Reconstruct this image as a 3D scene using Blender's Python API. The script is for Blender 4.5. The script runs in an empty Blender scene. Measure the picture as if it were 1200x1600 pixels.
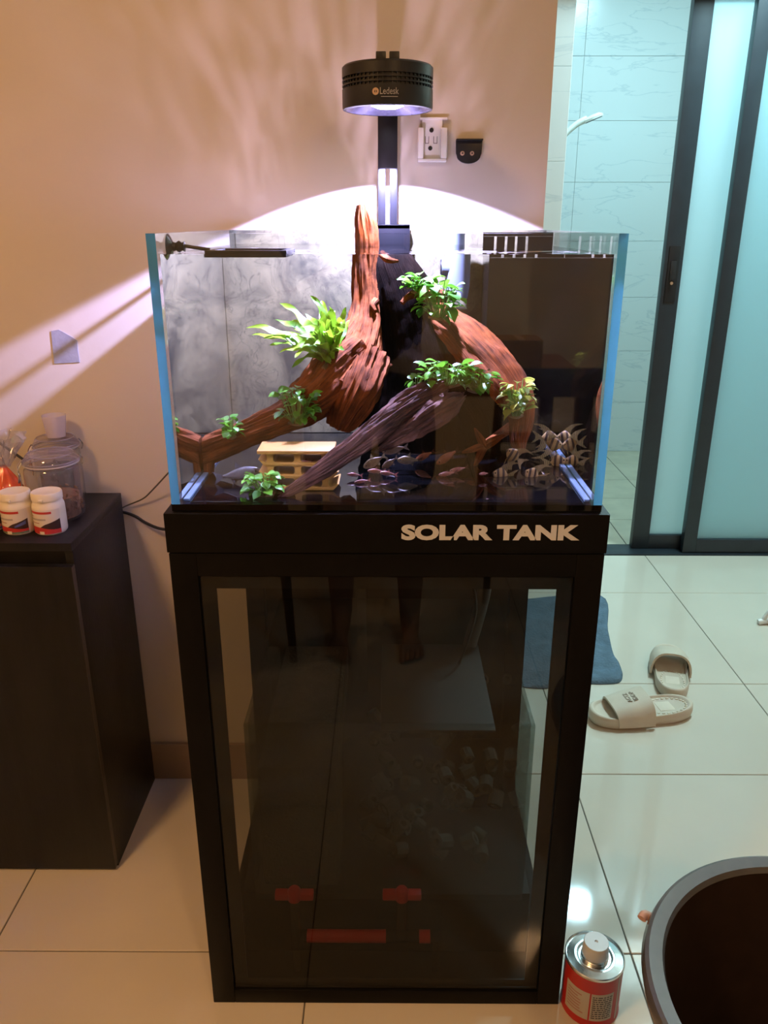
import bpy, bmesh, math, random
from mathutils import Vector, Matrix, Euler, noise
R = math.radians
rnd = random.Random(7)
scn = bpy.context.scene
C = scn.collection

# ------------------------------------------------------------------ camera, world, exposure, room lights
CAM = Vector((0.003, 0.0, 1.315)); PITCH = R(20.0); YAW = R(0.35); FPX = 1240.0
cam_d = bpy.data.cameras.new('camera'); cam = bpy.data.objects.new('camera', cam_d); C.objects.link(cam)
cam.location = CAM; cam.rotation_euler = (R(90) - PITCH, 0, YAW)
cam_d.sensor_fit = 'VERTICAL'; cam_d.sensor_height = 36.0; cam_d.lens = FPX * 36.0 / 1600.0
cam_d.clip_start = 0.01; cam_d.clip_end = 60
scn.camera = cam
vs = scn.view_settings; vs.view_transform = 'Standard'; vs.look = 'None'; vs.gamma = 1.0; vs.exposure = 0.0
vs.use_curve_mapping = False
world = bpy.data.worlds.new('world'); scn.world = world; world.use_nodes = True
world.node_tree.nodes['Background'].inputs[0].default_value = (0.6, 0.6, 0.62, 1)
world.node_tree.nodes['Background'].inputs[1].default_value = 0.02
WARM = (1.0, 0.57, 0.25); COOL = (0.47, 0.84, 0.97)
def area_light(name, loc, size, energy, color, rot=(0, 0, 0)):
    l = bpy.data.lights.new(name, 'AREA'); l.shape = 'DISK'; l.size = size; l.energy = energy; l.color = color
    o = bpy.data.objects.new(name, l); C.objects.link(o); o.location = loc; o.rotation_euler = rot
    return o
area_light('room_lamp_light', (-1.15, -0.10, 2.585), 0.36, 31, (1.0, 0.54, 0.215))
area_light('dining_lamp_light', (0.84, -1.35, 2.585), 0.22, 19, WARM)
area_light('bathroom_lamp_light', (1.16, 3.72, 2.575), 0.20, 19, COOL)
area_light('added_hall_fill', (1.40, 2.75, 2.585), 0.30, 46, (0.60, 0.93, 1.0))  # added cool fill, brightens the floor right of the stand

# ------------------------------------------------------------------ key planes (metres)
TF = 1.043; TB = 1.590; TX = 0.300; GL = 0.012          # tank front / back / half width / glass
ZS = 0.935; ZT = 1.303; ZW = 1.278; ZF = ZS + 0.011       # stand top / rim / water / tank floor
WALL = 1.655; NW = 1.33

# placing helpers: a sight line through a photo point, bent where it enters the water
_rot = Euler(cam.rotation_euler).to_matrix()
def ray(px, py):
    d = _rot @ Vector(((px - 600) / FPX, -(py - 800) / FPX, -1.0)); return d.normalized()
def at(px, py, Y):
    d = ray(px, py); return CAM + d * ((Y - CAM.y) / d.y)
def atz(px, py, Z):
    d = ray(px, py); return CAM + d * ((Z - CAM.z) / d.z)
def tk(px, py, Y):
    d = ray(px, py); p = CAM + d * ((TF - CAM.y) / d.y)
    e = Vector((d.x / NW, 0, d.z / NW)); e.y = math.sqrt(1 - e.x ** 2 - e.z ** 2)
    return p + e * ((Y - TF) / e.y)
def tkz(px, py, Z):
    d = ray(px, py); p = CAM + d * ((TF - CAM.y) / d.y)
    e = Vector((d.x / NW, 0, d.z / NW)); e.y = math.sqrt(1 - e.x ** 2 - e.z ** 2)
    return p + e * ((Z - p.z) / e.z)
def tsc(Y, py=600):                                       # metres per pixel inside the tank at depth Y
    return (TF + (Y - TF) / NW) * 1.0 / FPX / math.cos(math.atan((py - 800) / FPX)) * 0.97

# ------------------------------------------------------------------ materials
MATS = {}
def node_mat(name):
    m = bpy.data.materials.new(name); m.use_nodes = True
    nt = m.node_tree; nt.nodes.clear()
    return m, nt, nt.nodes, nt.links
def pm(name, col, rough=0.5, metal=0.0, spec=0.5, vary=0.0, vscale=8.0, bump=0.0, bscale=40.0, col2=None, coat=0.0,
       trans=0.0, emis=None, estr=0.0, stretch=None, alpha=1.0, sss=0.0, coords='Object', detail=5.0, ramp=(0.35, 0.7)):
    if name in MATS: return MATS[name]
    m, nt, N, L = node_mat(name)
    out = N.new('ShaderNodeOutputMaterial'); b = N.new('ShaderNodeBsdfPrincipled')
    L.new(b.outputs[0], out.inputs[0])
    b.inputs['Base Color'].default_value = (*col, 1); b.inputs['Roughness'].default_value = rough
    b.inputs['Metallic'].default_value = metal; b.inputs['Specular IOR Level'].default_value = spec
    b.inputs['Coat Weight'].default_value = coat; b.inputs['Transmission Weight'].default_value = trans
    b.inputs['Alpha'].default_value = alpha
    if emis: b.inputs['Emission Color'].default_value = (*emis, 1); b.inputs['Emission Strength'].default_value = estr
    tc = N.new('ShaderNodeTexCoord'); src = tc.outputs[coords]
    if stretch:
        mp = N.new('ShaderNodeMapping'); mp.inputs['Scale'].default_value = stretch
        L.new(src, mp.inputs[0]); src = mp.outputs[0]
    if vary or col2:
        n = N.new('ShaderNodeTexNoise'); n.inputs['Scale'].default_value = vscale; n.inputs['Detail'].default_value = detail
        L.new(src, n.inputs['Vector'])
        r = N.new('ShaderNodeValToRGB'); r.color_ramp.elements[0].position = ramp[0]; r.color_ramp.elements[1].position = ramp[1]
        c2 = col2 if col2 else tuple(min(1, c * (1 + vary)) for c in col)
        c1 = col if col2 else tuple(c * (1 - vary) for c in col)
        r.color_ramp.elements[0].color = (*c1, 1); r.color_ramp.elements[1].color = (*c2, 1)
        L.new(n.outputs[0], r.inputs[0]); L.new(r.outputs[0], b.inputs['Base Color'])
    if bump:
        n2 = N.new('ShaderNodeTexNoise'); n2.inputs['Scale'].default_value = bscale; n2.inputs['Detail'].default_value = 6
        L.new(src, n2.inputs['Vector'])
        bp = N.new('ShaderNodeBump'); bp.inputs['Strength'].default_value = bump; bp.inputs['Distance'].default_value = 0.01
        L.new(n2.outputs[0], bp.inputs['Height']); L.new(bp.outputs[0], b.inputs['Normal'])
    MATS[name] = m
    return m
def schlick(nt, f0, power=5.0):
    N, L = nt.nodes, nt.links
    g = N.new('ShaderNodeNewGeometry'); d = N.new('ShaderNodeVectorMath'); d.operation = 'DOT_PRODUCT'
    L.new(g.outputs['Incoming'], d.inputs[0]); L.new(g.outputs['Normal'], d.inputs[1])
    a = N.new('ShaderNodeMath'); a.operation = 'ABSOLUTE'; L.new(d.outputs['Value'], a.inputs[0])
    s = N.new('ShaderNodeMath'); s.operation = 'SUBTRACT'; s.inputs[0].default_value = 1; L.new(a.outputs[0], s.inputs[1]); s.use_clamp = True
    p = N.new('ShaderNodeMath'); p.operation = 'POWER'; L.new(s.outputs[0], p.inputs[0]); p.inputs[1].default_value = power
    q = N.new('ShaderNodeMath'); q.operation = 'MULTIPLY_ADD'; L.new(p.outputs[0], q.inputs[0])
    q.inputs[1].default_value = 1 - f0; q.inputs[2].default_value = f0
    return q.outputs[0]
def glass_thin(name, tint=(0.96, 0.985, 0.98), f0=0.04, rough=0.0, haze=0.0, hazecol=(0.8, 0.85, 0.9)):
    if name in MATS: return MATS[name]
    m, nt, N, L = node_mat(name)
    out = N.new('ShaderNodeOutputMaterial'); t = N.new('ShaderNodeBsdfTransparent'); t.inputs[0].default_value = (*tint, 1)
    g = N.new('ShaderNodeBsdfGlossy'); g.inputs['Roughness'].default_value = rough
    mx = N.new('ShaderNodeMixShader'); L.new(schlick(nt, f0), mx.inputs[0])
    base = t.outputs[0]
    if haze:
        df = N.new('ShaderNodeBsdfDiffuse'); df.inputs[0].default_value = (*hazecol, 1)
        tr = N.new('ShaderNodeBsdfTranslucent'); tr.inputs[0].default_value = (*hazecol, 1)
        ad = N.new('ShaderNodeMixShader'); L.new(df.outputs[0], ad.inputs[1]); L.new(tr.outputs[0], ad.inputs[2])
        hz = N.new('ShaderNodeMixShader'); hz.inputs[0].default_value = haze
        L.new(t.outputs[0], hz.inputs[1]); L.new(ad.outputs[0], hz.inputs[2]); base = hz.outputs[0]
    L.new(base, mx.inputs[1]); L.new(g.outputs[0], mx.inputs[2]); L.new(mx.outputs[0], out.inputs[0])
    MATS[name] = m
    return m
def leaf_mat(name, c1, c2, scale=30):
    if name in MATS: return MATS[name]
    m, nt, N, L = node_mat(name)
    out = N.new('ShaderNodeOutputMaterial'); b = N.new('ShaderNodeBsdfPrincipled'); b.inputs['Roughness'].default_value = 0.38
    tr = N.new('ShaderNodeBsdfTranslucent'); mx = N.new('ShaderNodeMixShader'); mx.inputs[0].default_value = 0.3
    tc = N.new('ShaderNodeTexCoord'); n = N.new('ShaderNodeTexNoise'); n.inputs['Scale'].default_value = scale
    L.new(tc.outputs['Object'], n.inputs['Vector'])
    oi = N.new('ShaderNodeObjectInfo'); ad = N.new('ShaderNodeMath'); ad.operation = 'MULTIPLY_ADD'
    L.new(oi.outputs['Random'], ad.inputs[0]); ad.inputs[1].default_value = 0.5; L.new(n.outputs[0], ad.inputs[2])
    r = N.new('ShaderNodeValToRGB'); r.color_ramp.elements[0].position = 0.42; r.color_ramp.elements[1].position = 1.0
    r.color_ramp.elements[0].color = (*c1, 1); r.color_ramp.elements[1].color = (*c2, 1)
    L.new(ad.outputs[0], r.inputs[0]); L.new(r.outputs[0], b.inputs['Base Color']); L.new(r.outputs[0], tr.inputs[0])
    L.new(b.outputs[0], mx.inputs[1]); L.new(tr.outputs[0], mx.inputs[2]); L.new(mx.outputs[0], out.inputs[0])
    MATS[name] = m
    return m
def wood_mat(name, dark, light, fib=1.0, spec=0.10):                 # grain follows the UVs: u around, v along the limb
    if name in MATS: return MATS[name]
    m, nt, N, L = node_mat(name)
    out = N.new('ShaderNodeOutputMaterial'); b = N.new('ShaderNodeBsdfPrincipled'); L.new(b.outputs[0], out.inputs[0])
    b.inputs['Roughness'].default_value = 0.75; b.inputs['Specular IOR Level'].default_value = spec
    tc = N.new('ShaderNodeTexCoord'); mp = N.new('ShaderNodeMapping'); mp.inputs['Scale'].default_value = (430 * fib, 15, 1)
    L.new(tc.outputs['UV'], mp.inputs[0])
    n = N.new('ShaderNodeTexNoise'); n.inputs['Scale'].default_value = 1; n.inputs['Detail'].default_value = 7; n.inputs['Roughness'].default_value = 0.65
    L.new(mp.outputs[0], n.inputs['Vector'])
    n2 = N.new('ShaderNodeTexNoise'); n2.inputs['Scale'].default_value = 38; n2.inputs['Detail'].default_value = 4
    L.new(tc.outputs['Object'], n2.inputs['Vector'])
    mxv = N.new('ShaderNodeMath'); mxv.operation = 'MULTIPLY_ADD'; L.new(n2.outputs[0], mxv.inputs[0]); mxv.inputs[1].default_value = 0.6
    mu = N.new('ShaderNodeMath'); mu.operation = 'MULTIPLY'; L.new(n.outputs[0], mu.inputs[0]); mu.inputs[1].default_value = 0.75
    L.new(mu.outputs[0], mxv.inputs[2])
    r = N.new('ShaderNodeValToRGB'); r.color_ramp.elements[0].position = 0.45; r.color_ramp.elements[1].position = 0.86
    r.color_ramp.elements[0].color = (*dark, 1); r.color_ramp.elements[1].color = (*light, 1)
    L.new(mxv.outputs[0], r.inputs[0]); L.new(r.outputs[0], b.inputs['Base Color'])
    bp = N.new('ShaderNodeBump'); bp.inputs['Strength'].default_value = 1.0; bp.inputs['Distance'].default_value = 0.004
    L.new(mxv.outputs[0], bp.inputs['Height']); L.new(bp.outputs[0], b.inputs['Normal'])
    MATS[name] = m
    return m

M_wall = pm('wall_paint', (0.66, 0.58, 0.475), 0.62, vary=0.05, vscale=2.2, bump=0.035, bscale=55)
M_white = pm('ceiling_paint', (0.8, 0.78, 0.74), 0.8, vary=0.02)
M_tile = pm('floor_tile_glaze', (0.63, 0.57, 0.475), 0.055, vary=0.035, vscale=3.0, spec=0.55)
M_grout = pm('grout', (0.10, 0.095, 0.085), 0.9, vary=0.2, vscale=40)
M_base = pm('skirting_tile', (0.34, 0.24, 0.17), 0.35, vary=0.08, vscale=6)
M_btile = None
M_bgrout = pm('pale_grout', (0.55, 0.58, 0.57), 0.9, vary=0.05)
M_bfloor = pm('bathroom_floor_tile', (0.62, 0.56, 0.42), 0.35, vary=0.08, vscale=10)
M_alu = pm('anodised_frame', (0.018, 0.026, 0.034), 0.38, vary=0.1, vscale=20)
M_black = pm('black_powder_coat', (0.0045, 0.004, 0.004), 0.42, spec=0.10, vary=0.1, vscale=60, bump=0.05, bscale=600)
M_lam = pm('black_laminate', (0.0085, 0.0078, 0.0075), 0.42, spec=0.30, vary=0.35, vscale=30, stretch=(1, 1, 0.15), bump=0.05, bscale=220)
M_lamedge = pm('laminate_edge', (0.035, 0.026, 0.02), 0.4, vary=0.2, vscale=40)
M_glass = glass_thin('aquarium_glass', (0.97, 0.99, 0.985), 0.045)
M_bglass = glass_thin('aquarium_back_glass', (0.98, 0.99, 0.99), 0.012)
M_tint = glass_thin('tinted_door_glass', (0.60, 0.60, 0.585), 0.03)
M_sump = glass_thin('sump_glass', (0.82, 0.87, 0.86), 0.04)
M_jar = glass_thin('jar_glass', (0.93, 0.93, 0.93), 0.07, haze=0.10)
M_chrome = pm('steel_wire', (0.7, 0.68, 0.66), 0.2, 1.0)
M_blackpl = pm('black_plastic', (0.010, 0.010, 0.011), 0.35, vary=0.1, vscale=50)
M_whitepl = pm('white_plastic', (0.80, 0.76, 0.68), 0.38, vary=0.03, vscale=20)
M_letter = pm('letter_vinyl', (0.62, 0.64, 0.70), 0.5, vary=0.02)

def marble():
    m, nt, N, L = node_mat('marble_tile')
    out = N.new('ShaderNodeOutputMaterial'); b = N.new('ShaderNodeBsdfPrincipled'); L.new(b.outputs[0], out.inputs[0])
    b.inputs['Roughness'].default_value = 0.22
    tc = N.new('ShaderNodeTexCoord'); mp = N.new('ShaderNodeMapping'); mp.inputs['Rotation'].default_value = (0, R(25), 0); mp.inputs['Scale'].default_value = (1.2, 1.2, 5.5)
    L.new(tc.outputs['Object'], mp.inputs[0])
    n = N.new('ShaderNodeTexNoise'); n.inputs['Scale'].default_value = 1.7; n.inputs['Detail'].default_value = 8; n.inputs['Distortion'].default_value = 0.6
    L.new(mp.outputs[0], n.inputs['Vector'])
    r = N.new('ShaderNodeValToRGB'); e = r.color_ramp.elements
    e[0].position = 0.42; e[0].color = (0.74, 0.76, 0.75, 1); e[1].position = 0.56; e[1].color = (0.74, 0.76, 0.75, 1)
    v = e.new(0.50); v.color = (0.62, 0.66, 0.67, 1)
    v2 = e.new(0.485); v2.color = (0.74, 0.76, 0.75, 1); v3 = e.new(0.515); v3.color = (0.74, 0.76, 0.75, 1)
    L.new(n.outputs[0], r.inputs[0]); L.new(r.outputs[0], b.inputs['Base Color'])
    return m
M_btile = marble()
def frosted():
    m, nt, N, L = node_mat('frosted_glass')
    out = N.new('ShaderNodeOutputMaterial'); t = N.new('ShaderNodeBsdfTranslucent'); t.inputs[0].default_value = (0.84, 0.95, 0.97, 1)
    rf = N.new('ShaderNodeBsdfRefraction'); rf.inputs['IOR'].default_value = 1.02; rf.inputs['Roughness'].default_value = 0.6; rf.inputs[0].default_value = (0.9, 0.95, 0.94, 1)
    d = N.new('ShaderNodeBsdfDiffuse'); d.inputs[0].default_value = (0.74, 0.86, 0.90, 1)
    a = N.new('ShaderNodeMixShader'); a.inputs[0].default_value = 0.10; L.new(t.outputs[0], a.inputs[1]); L.new(d.outputs[0], a.inputs[2])
    g = N.new('ShaderNodeBsdfGlossy'); g.inputs['Roughness'].default_value = 0.25
    mx = N.new('ShaderNodeMixShader'); mx.inputs[0].default_value = 0.05
    L.new(a.outputs[0], mx.inputs[1]); L.new(g.outputs[0], mx.inputs[2]); L.new(mx.outputs[0], out.inputs[0])
    return m
M_frost = frosted()

# ------------------------------------------------------------------ mesh helpers
def bx(bm, x0, x1, y0, y1, z0, z1, bev=0.0, seg=2):
    t = bmesh.new()
    bmesh.ops.create_cube(t, size=1)
    for v in t.verts:
        v.co = Vector(((x0 + x1) / 2 + v.co.x * (x1 - x0), (y0 + y1) / 2 + v.co.y * (y1 - y0), (z0 + z1) / 2 + v.co.z * (z1 - z0)))
    if bev: bmesh.ops.bevel(t, geom=list(t.edges), offset=bev, segments=seg, profile=0.6, affect='EDGES')
    merge(bm, t)
def merge(bm, t, mtx=None):
    if mtx is not None: bmesh.ops.transform(t, matrix=mtx, verts=t.verts)
    me = bpy.data.meshes.new('tmp'); t.to_mesh(me); t.free(); bm.from_mesh(me); bpy.data.meshes.remove(me)
def lathe(bm, prof, n=40, c=(0, 0, 0), close=True, axis='z'):
    c = Vector(c); rings = []
    for r, z in prof:
        ring = []
        for i in range(n):
            a = 2 * math.pi * i / n
            p = Vector((r * math.cos(a), r * math.sin(a), z))
            if axis == 'y': p = Vector((p.x, p.z, p.y))
            if axis == 'x': p = Vector((p.z, p.x, p.y))
            ring.append(bm.verts.new(c + p))
        rings.append(ring)
    for k in range(len(rings) - 1):
        for i in range(n):
            j = (i + 1) % n
            bm.faces.new((rings[k][i], rings[k][j], rings[k + 1][j], rings[k + 1][i]))
    if close:
        if prof[0][0] > 1e-6: bm.faces.new(list(reversed(rings[0])))
        if prof[-1][0] > 1e-6: bm.faces.new(rings[-1])
def catmull(P, n):
    out = []; m = len(P)
    for i in range(m - 1):
        p0 = P[max(0, i - 1)]; p1 = P[i]; p2 = P[i + 1]; p3 = P[min(m - 1, i + 2)]
        for k in range(n):
            t = k / n
            out.append(tuple(0.5 * ((2 * b) + (-a + c) * t + (2 * a - 5 * b + 4 * c - d) * t * t + (-a + 3 * b - 3 * c + d) * t ** 3)
                             for a, b, c, d in zip(p0, p1, p2, p3)))
    out.append(tuple(P[-1])); return out
def frames(pts):
    T = []
    for i in range(len(pts)):
        a = pts[max(0, i - 1)]; b = pts[min(len(pts) - 1, i + 1)]; T.append((b - a).normalized())
    up = Vector((0, 1, 0)) if abs(T[0].y) < 0.9 else Vector((1, 0, 0))
    n = (up - T[0] * up.dot(T[0])).normalized(); out = []
    for t in T:
        n = (n - t * n.dot(t)).normalized(); out.append((t, n, t.cross(n)))
    return out
def tube(bm, pts, r, n=8, steps=0, caps=True):
    P = [tuple(p) + ((r[i] if isinstance(r, (list, tuple)) else r),) for i, p in enumerate(pts)]
    if steps: P = catmull(P, steps)
    V = [Vector(p[:3]) for p in P]; rings = []
    for (t, u, w), v, p in zip(frames(V), V, P):
        rings.append([bm.verts.new(v + (u * math.cos(2 * math.pi * i / n) + w * math.sin(2 * math.pi * i / n)) * p[3]) for i in range(n)])
    for k in range(len(rings) - 1):
        for i in range(n):
            j = (i + 1) % n; bm.faces.new((rings[k][i], rings[k][j], rings[k + 1][j], rings[k + 1][i]))
    if caps: bm.faces.new(list(reversed(rings[0]))); bm.faces.new(rings[-1])
def prism(bm, outline, y0, y1, plane='xz', bev=0.0):      # outline counter-clockwise in its plane
    t = bmesh.new()
    def P(a, b, h):
        return (a, h, b) if plane == 'xz' else ((a, b, h) if plane == 'xy' else (h, a, b))
    A = [t.verts.new(P(a, b, y0)) for a, b in outline]; B = [t.verts.new(P(a, b, y1)) for a, b in outline]
    n = len(outline)
    t.faces.new(A); t.faces.new(list(reversed(B)))
    for i in range(n):
        j = (i + 1) % n; t.faces.new((A[j], A[i], B[i], B[j]))
    bmesh.ops.recalc_face_normals(t, faces=t.faces)
    if bev: bmesh.ops.bevel(t, geom=[e for e in t.edges if len(e.link_faces) == 2 and e.calc_face_angle(0) > 0.7], offset=bev, segments=2, profile=0.6, affect='EDGES')
    merge(bm, t)
def wpos(o):
    p = Vector((0, 0, 0))
    while o is not None: p = p + o.location; o = o.parent
    return p
def obj(name, bm, mat, parent=None, smooth=True, world=True, angle=35, recalc=True, loc=None):
    if isinstance(bm, bmesh.types.BMesh):
        if recalc: bmesh.ops.recalc_face_normals(bm, faces=bm.faces)
        me = bpy.data.meshes.new(name); bm.to_mesh(me); bm.free()
    else: me = bm
    o = bpy.data.objects.new(name, me); C.objects.link(o)
    if parent is not None:
        o.parent = parent
        if world: me.transform(Matrix.Translation(-wpos(parent)))
    elif loc is not None:
        me.transform(Matrix.Translation(-Vector(loc))); o.location = loc
    for m in (mat if isinstance(mat, (list, tuple)) else [mat]): me.materials.append(m)
    if smooth:
        me.shade_smooth(); me.set_sharp_from_angle(angle=R(angle))
    return o
def tag(o, label, cat, group=None, kind=None):
    o['label'] = label; o['category'] = cat
    if group: o['group'] = group
    if kind: o['kind'] = kind
    return o
def thing(name, label, cat, loc=(0, 0, 0), group=None):
    o = bpy.data.objects.new(name, None); C.objects.link(o); o.location = loc; o.empty_display_size = 0.05
    return tag(o, label, cat, group)
def struct(name, bm, mat, label=None, **k):
    o = obj(name, bm, mat, **k); o['kind'] = 'structure'
    if label: o['label'] = label
    return o
def B(*a, **k):
    bm = bmesh.new(); bx(bm, *a, **k); return bm
def text(name, body, size, mtx, mat, parent, bold=0.0, extrude=0.0004, spacing=1.0, align='CENTER', width=None):
    cu = bpy.data.curves.new(name, 'FONT'); cu.body = body; cu.size = size; cu.extrude = extrude; cu.offset = bold
    cu.align_x = align; cu.align_y = 'CENTER'; cu.space_character = spacing; cu.resolution_u = 4
    t = bpy.data.objects.new(name, cu); C.objects.link(t)
    dg = bpy.context.evaluated_depsgraph_get(); me = bpy.data.meshes.new_from_object(t.evaluated_get(dg))
    bpy.data.objects.remove(t); bpy.data.curves.remove(cu)
    if width:
        xs = [v.co.x for v in me.vertices]; s = width / (max(xs) - min(xs)); mid = (max(xs) + min(xs)) / 2
        for v in me.vertices: v.co.x = (v.co.x - mid) * s
    me.transform(mtx)
    return obj(name, me, mat, parent, smooth=False)
FACE = Matrix.Rotation(R(90), 4, 'X')                     # text facing -Y, reading along +X

# ================================================================== THE SETTING
fl = struct('floor', B(-2.3, 2.2, -2.7, 4.85, -0.12, -0.0025), M_grout, 'polished cream porcelain floor tiles with thin dark joints', smooth=False)
xb = [-2.3] + [-0.1455 + 0.6145 * k for k in range(-3, 4)] + [2.2]
yb = [-2.7, -2.52, -1.91, -1.30, -0.69, -0.08, 0.53, 1.142, 1.670, 2.093, 2.725, 3.085]
for i in range(len(xb) - 1):
    for j in range(len(yb) - 1):
        if xb[i + 1] - xb[i] < 0.05: continue
        obj('tile', B(xb[i] + 0.0012, xb[i + 1] - 0.0012, yb[j] + 0.0012, yb[j + 1] - 0.0012, -0.010, 0.0, bev=0.0012, seg=1), M_tile, fl)
bf = struct('floor_bathroom', B(0.5, 2.2, 3.20, 4.75, -0.004, -0.0015), M_grout, 'beige matt bathroom floor tiles', smooth=False)
for i in range(6):
    for j in range(5):
        x0 = 0.62 + 0.27 * i - 0.12; y0 = 3.205 + 0.31 * j
        obj('tile', B(x0 + 0.002, x0 + 0.268, y0 + 0.002, min(4.75, y0 + 0.308), -0.008, 0.0, bev=0.0012, seg=1), M_bfloor, bf)
wb = struct('wall_back', B(-2.2, 0.305, WALL, WALL + 0.12, 0.0, 2.7), M_wall, 'beige painted wall behind the aquarium', smooth=False)
bm = bmesh.new(); bx(bm, -2.2, 0.305, WALL - 0.010, WALL - 0.0003, 0.0, 0.103, bev=0.002)
struct('baseboard_back', bm, M_base, 'brown tile skirting along the beige wall')
# peeled paint scar on the wall
pts = [(80, 517), (92, 515), (112, 526), (121, 532), (122, 546), (125, 566), (85, 568)]
q = [at(x, y, WALL) for x, y in pts]
bm = bmesh.new(); prism(bm, [(p.x, p.z) for p in reversed(q)], WALL - 0.0014, WALL - 0.0002)
obj('peeled_patch', bm, pm('bare_plaster', (0.34, 0.34, 0.37), 0.9, vary=0.10, vscale=60, bump=0.06, bscale=200), wb)['label'] = 'grey patch of bare plaster'
struct('wall_left', B(-2.3, -2.2, -2.7, WALL + 0.12, 0, 2.7), M_wall, 'beige side wall on the left', smooth=False)
struct('wall_front', B(-2.3, 2.2, -2.7, -2.6, 0, 2.7), M_wall, 'beige wall behind the camera', smooth=False)
struct('wall_right', B(2.1, 2.2, -2.6, 4.85, 0, 2.7), M_wall, 'pale side wall on the right', smooth=False)
struct('ceiling', B(-2.3, 2.2, -2.7, 4.85, 2.7, 2.8), M_white, 'white painted ceiling', smooth=False)
struct('wall_hall', B(-2.2, 0.0, 3.14, 3.24, 0, 2.7), M_white, 'hall wall beyond the aquarium wall', smooth=False)
# bathroom: tiled pier, inner walls, header
pier = struct('wall_bathroom_front', B(0.0, 0.634, 3.147, 3.24, 0, 2.7), M_bgrout, 'tiled wall end beside the bathroom opening', smooth=False)
for k in range(9):
    obj('tile', B(0.03, 0.640, 3.139, 3.149, 0.305 * k + 0.0004, min(2.7, 0.305 * (k + 1)) - 0.0004, bev=0.001, seg=1), M_btile, pier)
struct('wall_bathroom_side', B(0.50, 0.62, 3.24, 4.75, 0, 2.7), M_btile, 'tiled bathroom side wall carrying the shower', smooth=False)
wbb = struct('wall_bathroom_back', B(0.5, 2.2, 4.722, 4.83, 0, 2.7), M_bgrout, 'marble tiled back wall of the bathroom', smooth=False)
for k in range(9):
    for i in range(3):
        x0 = 0.62 + 0.6 * i - 0.2
        obj('tile', B(max(0.5, x0) + 0.0007, min(2.2, x0 + 0.6) - 0.0007, 4.712, 4.724, 0.305 * k + 0.0007, min(2.7, 0.305 * (k + 1)) - 0.0007, bev=0.001, seg=1), M_btile, wbb)
struct('wall_bathroom_header', B(0.634, 2.1, 3.13, 3.24, 2.16, 2.7), M_white, 'white wall above the sliding door', smooth=False)
struct('trim_1', B(0.640, 2.1, 3.088, 3.200, -0.008, 0.004, bev=0.001), M_alu, 'dark aluminium floor track of the sliding door')
struct('trim_2', B(0.634, 2.1, 3.07, 3.20, 2.11, 2.16, bev=0.001), M_alu, 'dark aluminium head track of the sliding door')
def leaf_door(name, x0, x1, y, sw, handle, label):
    d = thing(name, label, 'door', (x0, y, 0.006)); d['kind'] = 'structure'
    H = 2.10; t = 0.018
    for a, b in ((x0, x0 + sw), (x1 - sw, x1)): obj('stile', B(a, b, y - t, y + t, 0.006, H, bev=0.002), M_alu, d)
    for a, b in ((0.006, 0.066), (H - 0.06, H)): obj('rail', B(x0 + sw, x1 - sw, y - t, y + t, a, b, bev=0.002), M_alu, d)
    obj('pane', B(x0 + sw - 0.004, x1 - sw + 0.004, y - 0.003, y + 0.003, 0.062, H - 0.056), M_frost, d, smooth=False)
    if handle:
        h = obj('handle_plate', B(x0 + 0.014, x0 + 0.056, y - t - 0.003, y - t, 1.03, 1.235, bev=0.001), pm('handle_black', (0.008, 0.010, 0.013), 0.35, vary=0.05), d)
        obj('finger_pull', B(x0 + 0.024, x0 + 0.046, y - t - 0.006, y - t - 0.003, 1.11, 1.18, bev=0.002), pm('pull_dark', (0.02, 0.022, 0.025), 0.3, vary=0.05), h)
        b2 = bmesh.new(); lathe(b2, [(0.0, -0.005), (0.006, -0.005), (0.006, 0.002), (0.0, 0.002)], 12, (x0 + 0.034, y - t - 0.004, 1.100), axis='y'); obj('latch', b2, M_chrome, h)
leaf_door('door_1', 1.044, 1.84, 3.168, 0.070, True, 'inner sliding door leaf with frosted pane and black pull handle')
leaf_door('door_2', 1.244, 2.04, 3.118, 0.055, False, 'outer sliding door leaf with frosted pane overlapping the other')

# ceiling lamps
def ceiling_lamp(loc, r, col, strength, label, square=False):
    t = thing('ceiling_lamp', label, 'ceiling lamp', loc)
    b1 = bmesh.new(); lathe(b1, [(r + 0.02, 0.0), (r + 0.02, -0.045), (r + 0.008, -0.05), (r, -0.05), (r, -0.035), (r, 0.0)], 40, loc, close=False)
    obj('housing', b1, M_whitepl, t)
    b2 = bmesh.new(); lathe(b2, [(r, -0.047), (r * 0.7, -0.056), (0.0, -0.06)], 40, loc, close=False)
    m = pm('lamp_diffuser_' + ('cool' if square else 'warm'), (0.9, 0.9, 0.9), 0.4, emis=col, estr=strength, vary=0.01)
    obj('diffuser', b2, m, t)
    return t
ceiling_lamp((-1.15, -0.10, 2.7), 0.20, (1.0, 0.54, 0.215), 7, 'round warm ceiling lamp in front of the black cabinet')
ceiling_lamp((0.84, -1.35, 2.7), 0.14, WARM, 10, 'round warm white ceiling lamp over the dining table')
ceiling_lamp((1.40, 2.75, 2.7), 0.16, (0.70, 1.0, 0.97), 12, 'added round cool white lamp out of view, brightening the hall floor', True)  # unseen fixture added to go with the hall fill light
ceiling_lamp((1.16, 3.72, 2.7), 0.10, COOL, 24, 'small round cool white ceiling lamp inside the bathroom', True)

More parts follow.
